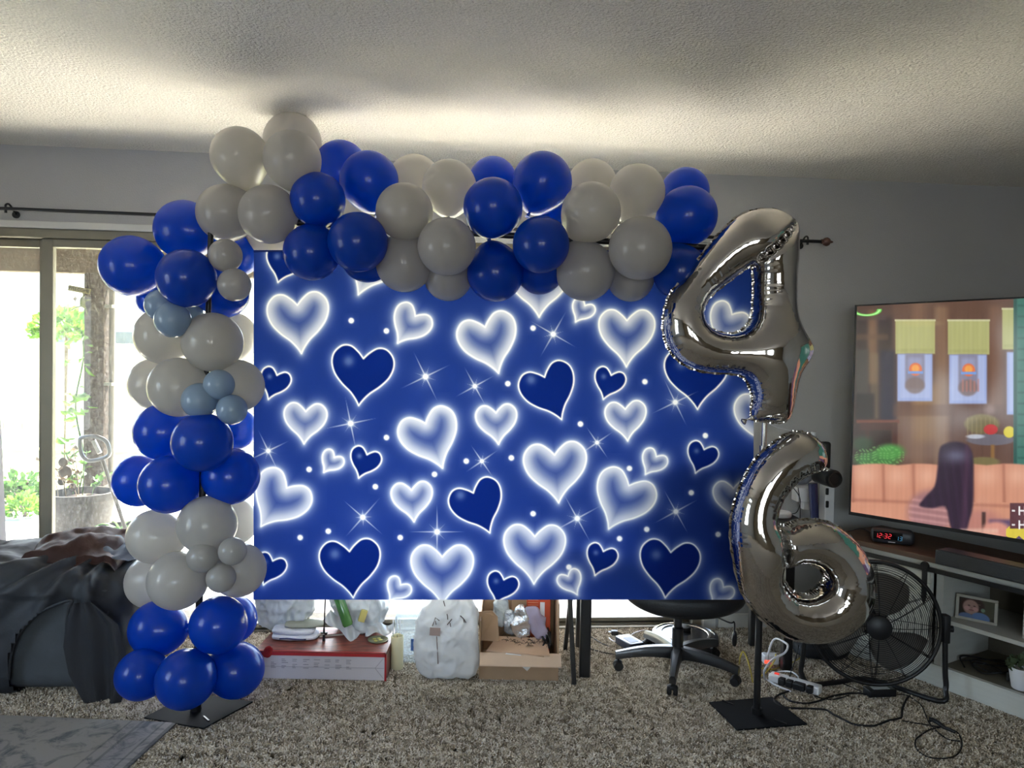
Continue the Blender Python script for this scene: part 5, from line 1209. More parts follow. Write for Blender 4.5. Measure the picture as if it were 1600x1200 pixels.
# power strip
s0, s1 = F(1203, 1063, FZ), F(1282, 1086, FZ); dv = s1 - s0; an = math.atan2(dv.y, dv.x)
ps = thing('power_strip', 'white power strip loaded with black plugs near the fan', 'power strip', tuple((s0 + s1) / 2), an)
b = NB(); box(b, (0, 0, .02), (dv.length, .05, .034), bev=.006, seg=3); obj('strip_body', b, M_WHITEP, ps, autos=50)
b = NB(); box(b, (-dv.length / 2 + .03, 0, .039), (.02, .014, .006), bev=.002); obj('switch', b, mat('red_switch', rgb(190, 50, 40), .4, emit=.6), ps, label='glowing red switch')
for k, (x, s) in enumerate(((-.045, .028), (-.012, .03), (.03, .05), (.075, .026))):
    b = NB(); box(b, (x, -.022 - .008, .024), (s, .034, .03), bev=.005, seg=2); obj('inserted_plug', b, M_BLACKP, ps)
cord('wall_cable', 'thick white cable looping up from the power strip beside the pole', [(1236, 1080), (1215, 1072), (1196, 1062), (1195, 1046, 3.12), (1208, 1030, 3.18), (1226, 1020, 3.2), (1231, 1009, 3.22), (1225, 1003, 3.25), (1213, 998, 3.3), (1206, 1004, 3.32), (1201, 1020, 3.35), (1200, 1030, 3.4)], .0045, M_WC)
cord('wall_cable', 'thin white cable curving from behind the power strip to its right end', [(1206, 1052, 3.3), (1222, 1049, 3.3), (1237, 1050, 3.26), (1246, 1056, 3.24), (1248, 1064)], .0035, M_WC)
cord('yellow_cable', 'yellow cable arching over on the left of the stand pole', [(1176, 1066), (1172, 1045, 3.25), (1167, 1028, 3.28), (1161, 1018, 3.3), (1157, 1026, 3.32), (1155, 1038)], .0032, M_YC)
cord('yellow_cable', 'yellow cable curving between the pole and the white cable loop', [(1180, 1064), (1196, 1052), (1205, 1040, 3.3), (1211, 1030, 3.33), (1212, 1022, 3.36)], .0032, M_YC)
cord('yellow_cable', 'yellow cable lying along the carpet below the wall', [(1182, 1042), (1200, 1046), (1215, 1044), (1240, 1034), (1262, 1022), (1290, 1018)], .0028, M_YC)
ro = thing('router_box', 'small white adapter with a red glow under the desk end', 'adapter', F(1200, 1040, FZ))
b = NB(); box(b, (.02, .03, .022), (.07, .05, .044), bev=.006, seg=3); obj('casing', b, M_WHITEP, ro, autos=50); b = NB(); box(b, (0, .004, .016), (.03, .004, .014)); obj('indicator', b, mat('red_glow', rgb(235, 70, 50), .4, emit=1.0), ro, label='glowing red indicator')
cord('power_cable', 'long black power cord snaking across the front of the carpet', [(1232, 1080), (1216, 1086), (1209, 1094), (1214, 1101), (1230, 1106), (1262, 1107), (1290, 1109), (1302, 1116), (1318, 1124), (1332, 1131), (1352, 1134), (1370, 1133), (1388, 1126), (1406, 1122), (1409, 1118), (1410, 1108), (1415, 1095), (1421, 1087)], .0042, M_RUBBER)
cord('power_cable', 'black cord sweeping from the power strip to the small adapter', [(1224, 1086), (1232, 1094), (1246, 1098), (1262, 1099), (1280, 1095), (1300, 1088), (1322, 1084), (1343, 1083), (1353, 1086)], .0042, M_RUBBER)
cord('power_cable', 'thin black cord from the strip lying beside the sweeping cord', [(1272, 1087), (1284, 1091), (1298, 1093), (1312, 1091), (1326, 1087)], .0028, M_RUBBER)
cord('thin_black_cable', 'thin black cord from the small adapter running down to the cord coil', [(1400, 1085), (1415, 1086), (1430, 1094), (1441, 1104), (1446, 1116), (1451, 1128), (1458, 1137), (1470, 1148), (1484, 1156), (1500, 1158)], .0026, M_RUBBER)
coil = [(1410, 1126), (1425, 1129), (1445, 1132), (1462, 1135), (1480, 1138), (1494, 1143), (1501, 1152), (1503, 1163), (1500, 1174), (1490, 1182), (1475, 1185), (1455, 1184), (1440, 1178), (1431, 1168), (1431, 1156), (1440, 1148), (1453, 1140), (1468, 1137)]
cord('looped_cable', 'black cord laid in an open loop on the carpet at the lower right', coil, .0026, M_RUBBER)
pc = thing('cord_connector', 'black barrel connector resting on the looped cord', 'connector', F(1470, 1132, FZ))
b = NB(); tube(b, [F(x, y, FZ + .01) for x, y in ((1452, 1124), (1458, 1125), (1467, 1130), (1476, 1137), (1484, 1140), (1492, 1144))], lambda t: .0095 - .004 * t, 12); obj('connector_body', b, M_BLACKP, pc, world_space=True, smooth=True)
ap = F(1376, 1088, FZ)
sa = thing('power_adapter', 'small black power adapter with a pale label in front of the fan', 'adapter', (ap.x, ap.y + .01, FZ), .12)
b = NB(); box(b, (0, 0, .017), (.125, .05, .032), bev=.004, seg=2); obj('brick', b, M_BLACKP, sa, autos=50); b = NB(); box(b, (0, 0, .0335), (.075, .032, .001)); obj('label_sticker', b, mat('pale_sticker', rgb(170, 172, 172), .5), sa)
cord('thin_black_cable', 'thin black cord hanging from the desk to the power strip', [(1248, 1008, 3.3), (1243, 1030, 3.28), (1236, 1050, 3.26), (1231, 1070, 3.2)], .0026, M_RUBBER)
cord('thin_black_cable', 'thin black cord from the fan base to the small adapter', [(1300, 1062), (1322, 1070), (1340, 1078), (1352, 1082)], .0024, M_RUBBER)
bc = thing('black_case', 'low black bag lying on the carpet behind the fan', 'bag', F(1290, 1040, FZ))
b = NB(); superell(b, (.02, .1, .045), (.13, .07, .045), 2.8, 40, 22, lambda p, d: p + Vector(d) * .01 * fbm(p, 14), zmin=0.0); obj('case_body', b, mat('black_cloth', rgb(30, 32, 36), .7, var=.2), bc, smooth=True)

# ================================================================== FAN
fh = P(1366, 973, 3.15); FR = .262
fan = thing('floor_fan', 'round black metal floor fan on a tubular U stand before the console', 'fan', (fh.x, fh.y, FZ))
ax = Vector((-.20, -1, .05)).normalized(); FM = Matrix.Translation(fh) @ ax.to_track_quat('Z', 'Y').to_matrix().to_4x4()
def fobj(nm, b, m, par=None, **k):
    b.transform(FM); o = obj(nm, b, m, fan, world_space=True, **k) if par is None else obj(nm, b, m, par, **k)
    if par is not None: o.data.transform(lmat(fan).inverted())
    return o
M_WIRE = mat('fan_wire', rgb(30, 30, 32), .35, metal=.5)
def circ(r, z, n=56): return [Vector((r * math.cos(2 * math.pi * k / n), r * math.sin(2 * math.pi * k / n), z)) for k in range(n)]
def dome(r, s=1): return s * (.075 * (1 - (r / FR) ** 2.2))
for s_, nm, nr in ((1, 'front_guard', 24), (-1, 'rear_guard', 8)):
    b = NB()
    for k in range(nr):
        r = .05 + (FR - .055) * (k + 1) / (nr + .3); tube(b, circ(r, dome(r, s_)), .0013, 4, closed=True)
    for k in range(12):
        a = k * math.pi / 6
        for da in ((-.012, .012) if k % 2 else (0,)):
            tube(b, [Vector((r * math.cos(a + da), r * math.sin(a + da), dome(r, s_) + .001 * s_)) for r in np.linspace(.045, FR, 9)], .0015, 4)
    fobj(nm, b, M_WIRE, smooth=True)
b = NB(); tube(b, circ(FR, 0, 72), .0085, 10, closed=True); fobj('outer_ring', b, M_BLACK, smooth=True)
b = NB(); lathe(b, [(0, .092), (.040, .090), (.050, .082), (.052, .068), (0, .066)], seg=36); fobj('hub_badge', b, M_BLACKP, autos=40)
b = NB(); lathe(b, [(0, -.19), (.06, -.185), (.07, -.16), (.07, -.07), (.05, -.05), (0, -.05)], seg=32); fobj('motor', b, M_BLACKP, autos=40)
for k in range(3):
    a0_ = k * 2 * math.pi / 3 + 5.2; b = NB()
    def bl_(u, v):
        r = .035 + (.215 - .035) * u; w_ = (.35 + .75 * math.sin(math.pi * min(1, u * .62 + .2))) ; a = a0_ + (v - .5) * w_ * 1.3 + .35 * u
        return Vector((r * math.cos(a), r * math.sin(a), .02 * (v - .5) * 2.2 * (1.2 - .6 * u)))
    grid(b, 14, 12, bl_); bmesh.ops.solidify(b, geom=b.faces[:], thickness=.0015); fobj('blade', b, mat('fan_blade', rgb(128, 124, 118), .4, metal=.2), smooth=True)
b = NB(); cyl(b, (0, 0, -.05), (0, 0, .06), .03, seg=20); fobj('spindle', b, M_BLACKP)
side = Vector((1, -.20, 0)).normalized(); pvR = fh + side * (FR + .016); pvL = fh - side * (FR + .016)
fr, fl_ = F(1452, 1092, FZ + .012), F(1256, 1066, FZ + .012)
rb_f = F(1392, 1066, FZ + .012); lb_f = F(1300, 1052, FZ + .012)
b = NB(); dnR = Vector((pvR.x + .005, pvR.y - .01, FZ + .012)); dnL = Vector((pvL.x - .005, pvL.y + .02, FZ + .012))
frame_pts = [pvR + Vector((0, 0, .03)), pvR, pvR.lerp(dnR, .6), dnR + Vector((0, 0, .05)), dnR + Vector((-.035, -.01, .002)), Vector((fh.x + .06, dnR.y + .20, FZ + .012)), Vector((fh.x - .12, dnL.y + .02, FZ + .012)), dnL + Vector((.04, .0, .0)), dnL + Vector((0, 0, .05)), dnL.lerp(pvL, .4), pvL, pvL + Vector((0, 0, .03))]
tube(b, catmull(frame_pts, 6), .011, 10); obj('stand_tube', b, M_BLACK, fan, smooth=True, world_space=True)
for pv, sg_ in ((pvR, 1), (pvL, -1)):
    b = NB(); box(b, pv, (.028, .04, .12), bev=.006); cyl(b, pv, pv + side * (.03 * sg_), .014, seg=16); obj('pivot_knob', b, M_BLACKP, fan, world_space=True, autos=40)

# ================================================================== MEDIA CONSOLE
Co = Vector((1.64, 3.70, 0)); Cd = Vector((.517, -.855, 0)).normalized(); Cn = Vector((.855, .517, 0)).normalized()
cang = math.atan2(Cd.y, Cd.x); CL, CD_, CHH = 1.95, .42, .575
con = thing('media_console', 'white farmhouse media console with brown wood top and black barn door rail', 'media console', (Co.x, Co.y, FZ), cang)
M_CW = mat('console_white', rgb(188, 188, 180), .6, var=.05, vscale=6, aniso=(1, 1, 8)); M_CIN = mat('console_inside', rgb(96, 90, 76), .7, var=.08); M_WOOD = mat('console_top_wood', rgb(86, 62, 46), .5, var=.3, vscale=5, aniso=(1, 12, 12))
def cbx(nm, x0, x1, y0, y1, z0, z1, m, par=con, bev=0, **k):
    b = NB(); box(b, ((x0 + x1) / 2, (y0 + y1) / 2, (z0 + z1) / 2), (x1 - x0, y1 - y0, z1 - z0), bev=bev); return obj(nm, b, m, par, **k)
xo = .545; z0s = .095
cbx('wood_top', -.02, CL + .02, -.025, CD_, CHH - .025, CHH, M_WOOD, bev=.003)
cbx('fascia', 0, CL, 0, .02, CHH - .065, CHH - .026, M_CW); cbx('plinth', 0, CL, 0, .02, 0.0, z0s - .006, M_CW, bev=.002); cbx('plinth_cap', 0, CL, -.004, .02, z0s - .005, z0s + .002, M_CW)
cbx('side_panel', 0, .02, .021, CD_, 0, CHH - .026, M_CW); cbx('side_panel', CL - .02, CL, .021, CD_, 0, CHH - .026, M_CW)
cbx('divider', xo - .03, xo - .01, .021, CD_ - .01, z0s, CHH - .066, M_CW); cbx('face_stile', xo - .035, xo - .004, 0, .02, z0s + .003, CHH - .066, M_CW); cbx('divider', 1.35, 1.37, .021, CD_ - .01, z0s, CHH - .066, M_CW)
cbx('back_panel', .021, CL - .021, CD_ - .008, CD_, z0s, CHH - .03, M_CIN); cbx('cabinet_floor', .021, CL - .021, .021, CD_ - .01, z0s - .02, z0s, M_CIN)
cbx('shelf', xo - .009, 1.349, .022, CD_ - .01, .285, .303, M_CW)
# barn door sliding in front of the left bay
bd_ = cbx('barn_door', .03, xo - .045, -.022, -.003, z0s + .004, CHH - .07, M_CW, bev=.002)
for x0, x1, zz0, zz1 in ((.03, xo - .045, z0s + .006, z0s + .05), (.03, xo - .045, CHH - .118, CHH - .072), (.03, .075, z0s + .052, CHH - .12), (xo - .09, xo - .045, z0s + .052, CHH - .12)):
    cbx('door_batten', x0, x1, -.03, -.0225, zz0, zz1, M_CW, bd_)
rl = cbx('barn_rail', .0, CL - .01, -.045, -.037, CHH - .062, CHH - .042, M_BLACK)
for x in (.10, xo - .062):
    b = NB(); box(b, (x, -.049, CHH - .10), (.022, .006, .15)); lathe(b, [(0, -.006), (.018, -.006), (.02, 0), (.018, .006), (0, .006)], (x, -.049, CHH - .038), 20, (0, 1, 0)); prism(b, [(x - .011, -.052, CHH - .175), (x + .011, -.052, CHH - .175), (x, -.052, CHH - .215)], (0, .006, 0)); obj('door_hanger', b, M_BLACK, bd_, autos=40)
b = NB()
for x in (.02, .45, .95, 1.5): cyl(b, (x, -.037, CHH - .052), (x, 0, CHH - .052), .006, seg=8)
obj('rail_spacer', b, M_BLACK, con)
def C(x, y, z): return lmat(con) @ Vector((x, y, z))
# picture frames
def painter(w, h, fn):
    X, Y = np.meshgrid(np.arange(w + 1) / w, np.arange(h + 1) / h); return X.ravel(), Y.ravel()
def baby(u, v):
    C_ = np.tile(np.array([58., 52., 46.]), (len(u), 1))
    def el(cx, cy, rx, ry, col, soft=.15, a=1.0):
        d = ((u - cx) / rx) ** 2 + ((v - cy) / ry) ** 2; m_ = np.clip((1 + soft - d) / soft, 0, 1)[:, None] * a; C_[:] = C_ * (1 - m_) + np.array(col, float) * m_
    el(.75, .4, .3, .5, (80, 78, 62), .6); el(.38, .34, .30, .38, (64, 46, 40), .5); el(.34, .44, .20, .33, (170, 134, 122), .5); el(.24, .52, .07, .09, (196, 150, 140), .8); el(.47, .52, .07, .09, (196, 150, 140), .8)
    el(.29, .37, .03, .025, (92, 66, 60), 1.2); el(.44, .37, .03, .025, (92, 66, 60), 1.2); el(.37, .46, .025, .03, (166, 122, 112), .8); el(.36, .58, .06, .03, (140, 96, 90), 1.0)
    el(.62, .92, .24, .26, (96, 124, 170), .3); el(.22, .98, .2, .2, (104, 122, 156), .4); el(.68, .5, .05, .08, (120, 140, 120), .8)
    return C_
M_PRINT = attr_mat('photo_print', rough=.35, coat=.4)
def picture(name, label, pos, rz, w, h, tiltx, paint, fm):
    t = thing(name, label, 'picture frame', pos, rz); Rt = Matrix.Rotation(tiltx, 4, 'X')
    for (cx, cz, sx, sz) in ((0, .006, w, .012), (0, h - .006, w, .012), (-w / 2 + .006, h / 2, .012, h - .024), (w / 2 - .006, h / 2, .012, h - .024)):
        b = NB(); box(b, (cx, 0, cz), (sx, .014, sz), bev=.002, seg=1); b.transform(Rt); obj('frame_rail', b, fm, t)
    nu, nv = 60, 44; u, v = painter(nu, nv, None); V = np.stack([(u - .5) * (w - .022), np.full_like(u, -.002), (1 - v) * (h - .022) + .011], 1)
    V = V @ np.array(Rt.to_3x3()).T; fast_grid('photo_print', nu, nv, V, lin(paint(u, v)), M_PRINT, t)
    b = NB(); box(b, (0, .005, h / 2), (w - .01, .003, h - .01)); b.transform(Rt); obj('backing', b, M_CARD, t)
    b = NB(); prism(b, [(-.015, .006, h * .7), (.015, .006, h * .7), (.02, .07, .004), (-.02, .07, .004)], (0, .002, 0)); obj('easel_back', b, M_CARD, t)
    return t
M_FR = mat('frame_cream', rgb(176, 172, 160), .5)
picture('framed_photo', 'cream framed snapshot of a smiling baby on the console shelf', tuple(C(.625, .11, .3035)), cang + .30, .158, .108, -.12, baby, M_FR)
def sketch(u, v):
    C_ = np.tile(np.array([150., 148., 142.]), (len(u), 1)); m_ = ((u > .28) & (v > .2) & (v < .62)); C_[m_] = (44, 40, 42); m_ = ((u > .3) & (v > .5) & (v < .68)); C_[m_] = (170, 130, 124); return C_
picture('framed_photo', 'taller white frame with a dark print at the right of the shelf', tuple(C(.93, .11, .3035)), cang + .35, .22, .185, -.25, sketch, mat('frame_white', rgb(196, 194, 188), .5))
# cables, box and plant on the cabinet floor
cbz = z0s + FZ
bb_ = thing('cable_box', 'flat black cable box on the bottom of the console bay', 'cable box', tuple(C(.94, .20, z0s + .0005)), cang - .1)
b = NB(); box(b, (0, 0, .019), (.34, .24, .036), bev=.004); obj('box_casing', b, M_BLACKP, bb_); b = NB(); box(b, (0, -.121, .02), (.30, .002, .012)); obj('display_strip', b, mat('dark_glass', rgb(10, 10, 12), .1), bb_)
for k, q in enumerate((((.60, .08), (.55, .14), (.58, .22), (.68, .24), (.74, .18), (.70, .12), (.62, .10), (.66, .2), (.76, .25)), ((.57, .10), (.62, .17), (.70, .16), (.73, .10), (.67, .08), (.60, .13), (.64, .26), (.72, .30)))):
    t = thing('bundled_cable', ('black cable coiled at the left on the bottom of the console bay', 'second black cable tangled behind the first in the console bay')[k], 'cable', tuple(C(q[0][0], q[0][1], z0s))); b = NB()
    tube(b, catmull([C(x, y, z0s + .004 + .02 * abs(math.sin(i * 1.3 + k))) for i, (x, y) in enumerate(q)], 7), .0035, 7); obj('cord', b, M_RUBBER, t, smooth=True, world_space=True)
plt_ = thing('potted_plant', 'small leafy plant in a white tapered pot on the console floor', 'plant', tuple(C(.83, .022 + .045, z0s + .0005)))
b = NB(); lathe(b, [(0, 0), (.030, 0), (.034, .004), (.046, .085), (.046, .09), (.042, .09), (.040, .08), (0, .078)], seg=32); obj('pot', b, M_WHITEP, plt_, autos=40)
b = NB(); rr = random.Random(6)
for k in range(70):
    d = Vector((rr.gauss(0, 1), rr.gauss(0, 1), abs(rr.gauss(.7, .6)))).normalized(); leafmesh(b, Vector((d.x * .03, d.y * .03, .085 + d.z * rr.uniform(0, .05))), d, rr.uniform(.02, .035), rr.uniform(0, 3))
obj('foliage', b, mat('dark_leaf', rgb(70, 84, 56), .6, var=.3), plt_, kind='stuff')
# top of console: clock radio, soundbar
ctz = FZ + CHH
cl_a, cl_b = P(1368, 845, 3.45), P(1431, 857, 3.40)
q = plane_hit(1399, 851, Vector((0, 0, ctz)), Vector((0, 0, 1)))
clk = thing('clock_radio', 'dark clock radio showing 12:32 in red digits on the console', 'clock', (q.x, q.y + .03, ctz), cang + .62)
b = NB(); box(b, (0, 0, .035), (.185, .08, .068), bev=.022, seg=4); obj('casing', b, mat('clock_grey', rgb(44, 46, 52), .4), clk, autos=50)
b = NB(); box(b, (-.022, -.0405, .040), (.125, .002, .036), bev=.0005, seg=1); obj('display_window', b, mat('dark_glass', rgb(10, 10, 12), .1), clk)
SEG = {'0': 'abcdef', '1': 'bc', '2': 'abged', '3': 'abgcd', '4': 'fgbc', '5': 'afgcd', '6': 'afgedc', '7': 'abc', '8': 'abcdefg', '9': 'abcdfg'}
def digits(nm, s, x0, z0, h, m, lab):
    b = NB(); x = x0; w_ = h * .52; th = h * .095
    for chh in s:
        if chh == ':':
            for z in (.3, .7): box(b, (x + .0015, -.0422, z0 + h * z), (th, .001, th))
            x += h * .28; continue
        for sg_ in SEG[chh]:
            cx, cz, hor = {'a': (w_ / 2, h, 1), 'g': (w_ / 2, h / 2, 1), 'd': (w_ / 2, 0, 1), 'b': (w_, h * .75, 0), 'c': (w_, h * .25, 0), 'f': (0, h * .75, 0), 'e': (0, h * .25, 0)}[sg_]
            box(b, (x + cx + .12 * cz, -.0422, z0 + cz), (w_ * .8 if hor else th, .001, th if hor else h * .42))
        x += w_ * 1.62
    return obj(nm, b, m, clk, label=lab)
digits('digits', '12:32', -.078, .029, .0205, mat('red_led', rgb(255, 60, 70), .4, emit=.5), 'glowing red digits 12:32')
digits('channel_digits', '13', .012, .024, .018, mat('blue_led', rgb(60, 130, 170), .4, emit=.35), 'dim blue digits 13')
b = NB(); box(b, (-.005, -.0405, .012), (.03, .001, .004)); box(b, (-.075, -.0405, .055), (.008, .001, .004)); obj('small_marking', b, M_WHITEP, clk)
b = NB(); tube(b, catmull([Vector((-.085, .02, .03)), Vector((-.13, .03, .05)), Vector((-.18, .05, .03)), Vector((-.22, .06, .004))], 6), .0022, 6); obj('power_lead', b, M_RUBBER, clk, smooth=True)
sbq = plane_hit(1460, 882, Vector((0, 0, ctz)), Vector((0, 0, 1)))
lo = lmat(con).inverted() @ sbq
sb = thing('soundbar', 'long low black soundbar on the console in front of the television', 'soundbar', tuple(C(lo.x, lo.y, CHH + .0005)), cang)
b = NB(); box(b, (.47, .045, .034), (.94, .09, .062), bev=.006, seg=2); obj('bar_body', b, mat('soundbar_black', rgb(24, 25, 27), .6, bump=.3, bscale=300), sb)
b = NB(); box(b, (.47, .045, .0655), (.92, .075, .002)); obj('top_plate', b, M_BLACKP, sb)
for x in (.08, .86):
    b = NB(); box(b, (x, .045, .0015), (.06, .06, .003)); obj('rubber_foot', b, M_RUBBER, sb)

# ================================================================== TELEVISION
TY = 3.70; tA, tB = P(1334.5, 476.5, TY), P(1327.5, 804, TY); tX = (tA.x + tB.x) / 2
Td = Vector((.652, -.758, 0)).normalized(); Tn = Vector((Td.y, -Td.x, 0))          # Tn points to the viewer side
if Tn.dot(Vector((0, -1, 0))) < 0: Tn = -Tn
TH = tA.z - tB.z; TWD = TH * 16 / 9; tang = math.atan2(Td.y, Td.x)
tv = thing('television', 'very large flat television showing a sitcom scene on the white console', 'television', (tX, TY, tB.z), tang)
b = NB(); box(b, (TWD / 2, .022, TH / 2), (TWD, .032, TH), bev=.004); obj('housing', b, M_BLACKP, tv)
bz = .011
for (x0, x1, z0, z1) in ((0, TWD, 0, bz * 1.5), (0, TWD, TH - bz * .7, TH), (0, bz, bz * 1.5, TH - bz * .7), (TWD - bz, TWD, bz * 1.5, TH - bz * .7)):
    b = NB(); box(b, ((x0 + x1) / 2, .003, (z0 + z1) / 2), (x1 - x0, .008, z1 - z0)); obj('bezel', b, M_BLACK, tv)
for x in (.85, TWD - .35):
    b = NB(); h_ = tB.z - ctz - .002; tube(b, [Vector((x - .05, -.10, -h_ + .006)), Vector((x, .01, -.0)), Vector((x + .02, .12, -h_ + .006))], .007, 8); obj('foot', b, M_BLACK, tv)
def tv_paint(x, y):
    n = len(x); C_ = np.tile(np.array([88., 60., 50.]), (n, 1))
    def bl(m_, col): m_ = np.clip(m_, 0, 1)[:, None]; C_[:] = C_ * (1 - m_) + np.array(col, float) * m_
    def sm(v, a, b_): t = np.clip((v - a) / (b_ - a), 0, 1); return t * t * (3 - 2 * t)
    def rect(x0, y0, x1, y1, col, s=1.5, a=1.0): bl(sm(x, x0 - s, x0 + s) * (1 - sm(x, x1 - s, x1 + s)) * sm(y, y0 - s, y0 + s) * (1 - sm(y, y1 - s, y1 + s)) * a, col)
    def ell(cx, cy, rx, ry, col, s=.2, a=1.0): d = np.sqrt(((x - cx) / rx) ** 2 + ((y - cy) / ry) ** 2); bl((1 - sm(d, 1 - s, 1 + s)) * a, col)
    rs = np.random.RandomState(3)
    # dark entry area with coats
    rect(1300, 470, 1395, 735, (38, 26, 26), 5); rect(1330, 470, 1600, 496, (84, 58, 44), 6, .7); rect(1356, 485, 1371, 600, (120, 84, 56), 5, .75); rect(1336, 492, 1384, 500, (66, 52, 46), 3, .7); rect(1338, 522, 1388, 531, (86, 58, 40), 3, .6)
    rect(1337, 545, 1357, 618, (52, 54, 52), 4, .7); rect(1360, 552, 1373, 655, (108, 92, 72), 4, .6); rect(1376, 548, 1400, 658, (22, 20, 44), 5, .95); rect(1338, 615, 1366, 655, (20, 16, 20), 4)
    for k in range(9): rect(1396 + k * 23, 490, 1398 + k * 23, 735, (64, 42, 36), 2, .35)
    rect(1425, 470, 1445, 735, (128, 92, 66), 8, .5); rect(1461, 478, 1481, 735, (140, 108, 80), 6, .6); rect(1545, 478, 1566, 640, (120, 80, 56), 7, .55); rect(1428, 600, 1464, 690, (160, 120, 64), 12, .55); rect(1405, 640, 1480, 722, (136, 114, 100), 14, .5)  # the tall tan columns paint a light reflection into the screen colours
    rect(1395, 632, 1590, 650, (84, 52, 40), 3, .5)
    d = abs(np.hypot((x - 1354) / 20, (y - 484) / 8.5) - 1); bl((1 - sm(d, .10, .26)) * (y > 483), (110, 240, 90)); bl((1 - sm(d, .02, .10)) * (y > 484), (200, 255, 170))
    for x0, x1, y0, y1 in ((1399, 1461, 500, 553), (1481, 1546, 500, 554), (1566, 1592, 482, 546)):
        rect(x0, y0, x1, y1, (170, 172, 108), 1.5); rect(x0 + 3, y1 - 8, x1 - 3, y1 - 3, (150, 152, 92), 2, .5); rect(x0 - 1, y0 - 1, x1 + 1, y0 + 2, (196, 196, 150), 1)
    for k in range(4): rect(1404 + k * 15, 502, 1407 + k * 15, 552, (182, 182, 122), 3, .4); rect(1486 + k * 15, 502, 1489 + k * 15, 552, (182, 182, 122), 3, .4)
    for x0, x1, y0, y1 in ((1402, 1457, 553, 627), (1483, 1542, 554, 631), (1573, 1587, 550, 648)):
        rect(x0, y0, x1, y1, (148, 166, 218), 2); rect(x0 + 4, y0 + 2, x1 - 4, y1 - 5, (176, 190, 228), 2, .6)
        cx = (x0 + x1) / 2
        if x1 - x0 > 30:
            rect(cx - 15, y0, cx + 15, y1 - 20, (112, 104, 122), 3, .75); ell(cx, y1 - 25, 15, 13, (118, 100, 96), .2, .8); rect(cx - 11, y0 + 5, cx + 11, y0 + 26, (152, 160, 200), 5, .7)
            ell(cx + 1, y0 + 24, 10, 10, (222, 110, 70), .15); ell(cx + 1, y0 + 23, 6, 6, (242, 160, 70), .3); rect(cx - 11, y0 + 27, cx + 13, y0 + 31, (110, 150, 220), 1)
    for k in range(5): rect(1503 + k * 6, 592 + 3 * (k % 2), 1506 + k * 6, 612, (190, 120, 110), 1.5, .6)
    ell(1438, 505, 30, 5, (190, 180, 110), .5, .3)
    # furniture beyond the couch
    rect(1338, 656, 1405, 661, (104, 52, 40), 2); rect(1344, 661, 1400, 672, (56, 28, 26), 2); rect(1352, 672, 1358, 726, (50, 26, 24), 2); rect(1394, 660, 1402, 716, (64, 34, 30), 2)
    ell(1370, 718, 34, 14, (54, 110, 52), .35); ell(1390, 706, 22, 12, (66, 140, 60), .4); ell(1348, 694, 16, 12, (34, 66, 40), .5, .8)
    nzv = np.sin(x * .55 + y * .4 + 2 * np.sin(y * .3)) * np.sin(x * .3 - y * .8 + 2 * np.sin(x * .2)); bl((sm(nzv, .1, .5) * (((x - 1375) / 40) ** 2 + ((y - 713) / 17) ** 2 < 1)) * .5, (110, 180, 90))
    ell(1534, 662, 27, 15, (116, 104, 62), .15); ell(1534, 668, 24, 12, (92, 82, 50), .3, .6)
    for k in range(7): rect(1511 + k * 7, 652, 1513 + k * 7, 680, (140, 128, 84), 1.2, .5)
    ell(1548, 687, 38, 9, (96, 92, 104), .12); ell(1524, 682, 14, 3.5, (196, 206, 220), .3, .8); rect(1548, 695, 1554, 726, (130, 92, 50), 2); ell(1536, 722, 26, 8, (110, 100, 62), .2); ell(1548, 671, 11, 8, (186, 40, 44), .15); ell(1577, 675, 9, 9, (214, 200, 52), .15); ell(1546, 640, 8, 8, (170, 150, 150), .7, .4)
    # green shutters
    rect(1584, 460, 2300, 735, (44, 104, 92), 1.5); rect(1584, 460, 1589, 735, (24, 70, 64), 1.5)
    for k in range(16): rect(1590, 476 + k * 17, 2300, 479 + k * 17, (26, 74, 68), 1.5, .8)
    # couch
    tp_ = 727 + 2.5 * np.abs(np.sin((x - 1334) / 22.0)) * -1 + (x - 1330) * .0
    s_ = sm(y, tp_ - 2, tp_ + 2); bl(s_, (206, 140, 112))
    for sx in (1332, 1380, 1427, 1472, 1520, 1568, 1610, 1655, 1700, 1750, 1800): bl(s_ * np.exp(-((x - sx - (y - 727) * .02) / 3.2) ** 2) * .6 * (y < 785), (150, 88, 70)); bl(s_ * np.exp(-(((x - sx - 22) / 16) ** 2 + ((y - 744) / 14) ** 2)) * .55, (238, 184, 156))
    bl(s_ * np.exp(-((y - (781 + (x - 1330) * .04)) / 3.0) ** 2) * .45, (140, 80, 66)); bl(s_ * sm(y, 786, 850) * .35, (176, 112, 96)); bl(s_ * np.exp(-(((x - 1375) / 34) ** 2 + ((y - 810) / 18) ** 2)) * .4, (226, 160, 132))
    # person seen from behind
    ell(1455, 800, 36, 34, (150, 104, 108), .25, .95)
    for k in range(5): bl(np.exp(-((y - 784 - k * 10 - .15 * (x - 1450)) / 2.5) ** 2) * (((x - 1455) / 36) ** 2 + ((y - 800) / 34) ** 2 < 1) * .6, (206, 150, 150))
    ell(1530, 818, 34, 22, (176, 112, 104), .4, .8)
    hp = [(p.x, p.y) for p in catmull([Vector(q + (0,)) for q in ((1468,702),(1478,693),(1495,690),(1512,696),(1520,712),(1521,745),(1520,790),(1514,815),(1506,840),(1493,846),(1484,818),(1477,792),(1456,794),(1437,790),(1446,776),(1460,760),(1465,732))], 4, True)]
    ix = np.nonzero((x > 1420) & (x < 1540) & (y > 675) & (y < 860))[0]; mk = np.zeros(n); mk[ix] = 1 - sm(seg_dist(x[ix], y[ix], hp), -3, 3); bl(mk, (34, 22, 40))
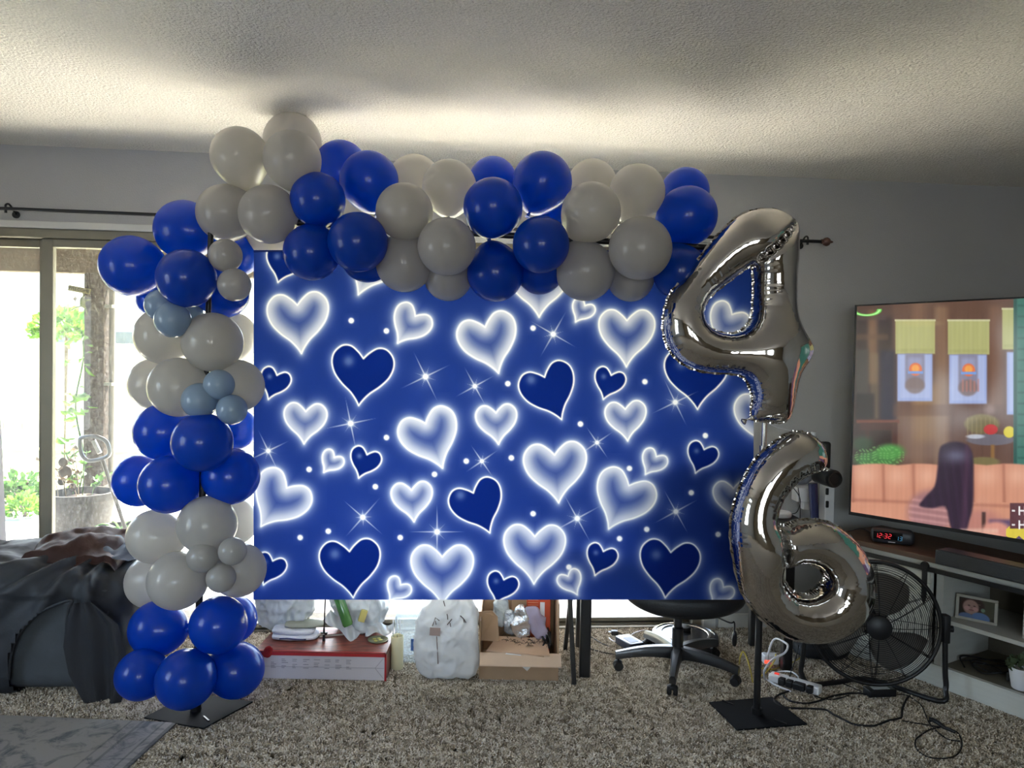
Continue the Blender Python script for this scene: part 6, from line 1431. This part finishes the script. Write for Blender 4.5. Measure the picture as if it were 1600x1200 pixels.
    bl(mk * np.exp(-((x - 1494) / 20) ** 2 - ((y - 712) / 11) ** 2) * .6, (120, 126, 156)); bl(mk * (np.sin((x - (y - 700) * .12) * .5) > .3) * .12 * (y > 720), (70, 46, 84)); bl(mk * np.exp(-((x - 1508 + (y - 780) * .05) / 5) ** 2) * .35, (92, 52, 84))
    # table at the front with yellow paper
    rect(1545, 812, 2300, 900, (66, 52, 96), 4, .9); rect(1534, 800, 1540, 832, (60, 34, 34), 2); rect(1578, 812, 2300, 822, (110, 90, 130), 4, .6)
    ell(1556, 830, 22, 15, (212, 140, 124), .3); ell(1548, 838, 16, 8, (226, 160, 140), .4); rect(1500, 826, 1560, 832, (230, 190, 170), 3, .6)
    m_ = ((x > 1572) & (x < 1612) & (np.abs(y - 832) < 14 - np.abs(((x - 1572) % 20) - 10) * .9)); bl(m_ * .95, (226, 206, 60))
    # subtitle panel with white lettering
    rect(1578, 786, 1760, 826, (78, 40, 48), 1)
    for yy in (798, 820):
        rect(1581, yy - 1.3, 1586, yy + 1.3, (240, 240, 240), .5); rect(1591.5, yy - 7, 1594, yy + 7, (245, 245, 245), .5); rect(1591.5, yy - 1.2, 1602, yy + 1.2, (245, 245, 245), .5); rect(1600, yy - 7, 1602.5, yy + 7, (245, 245, 245), .5)
    vv = np.sin(x * .9) * .5 + np.sin(x * .37 + y * .05) * .5; C_ *= (1 + .02 * vv)[:, None]
    C_[:] = C_ * .86 + np.array([150., 138., 130.]) * .14  # pale haze painted evenly over the whole screen picture
    return C_
nu, nv = 1100, 420
# dense where seen: u mapped non-uniformly so that the part nearest the left edge is finest
uu = np.concatenate([np.linspace(0, .55, 760, endpoint=False), np.linspace(.55, 1, nu - 760 + 1)])
U_, V_ = np.meshgrid(uu, np.linspace(0, 1, nv + 1)); U_ = U_.ravel(); V_ = V_.ravel()
loc = np.stack([bz + U_ * (TWD - 2 * bz), np.full_like(U_, -.0015), bz * 1.5 + (1 - V_) * (TH - bz * 2.2)], 1)
Mw = np.array(lmat(tv)); Wd = loc @ Mw[:3, :3].T + Mw[:3, 3]; px_, py_ = proj_np(Wd)
fast_grid('screen', nu, nv, loc, lin(tv_paint(px_, py_)), attr_mat('tv_screen', emit=TV_EMIT, rough=.15, spec=.5) if 'TV_EMIT' in globals() else attr_mat('tv_screen', emit=.55, rough=.15, spec=.5), tv)
b = NB(); box(b, (.42, -.0005, bz * .75), (.05, .002, .004)); obj('status_light_strip', b, M_BLACKP, tv)
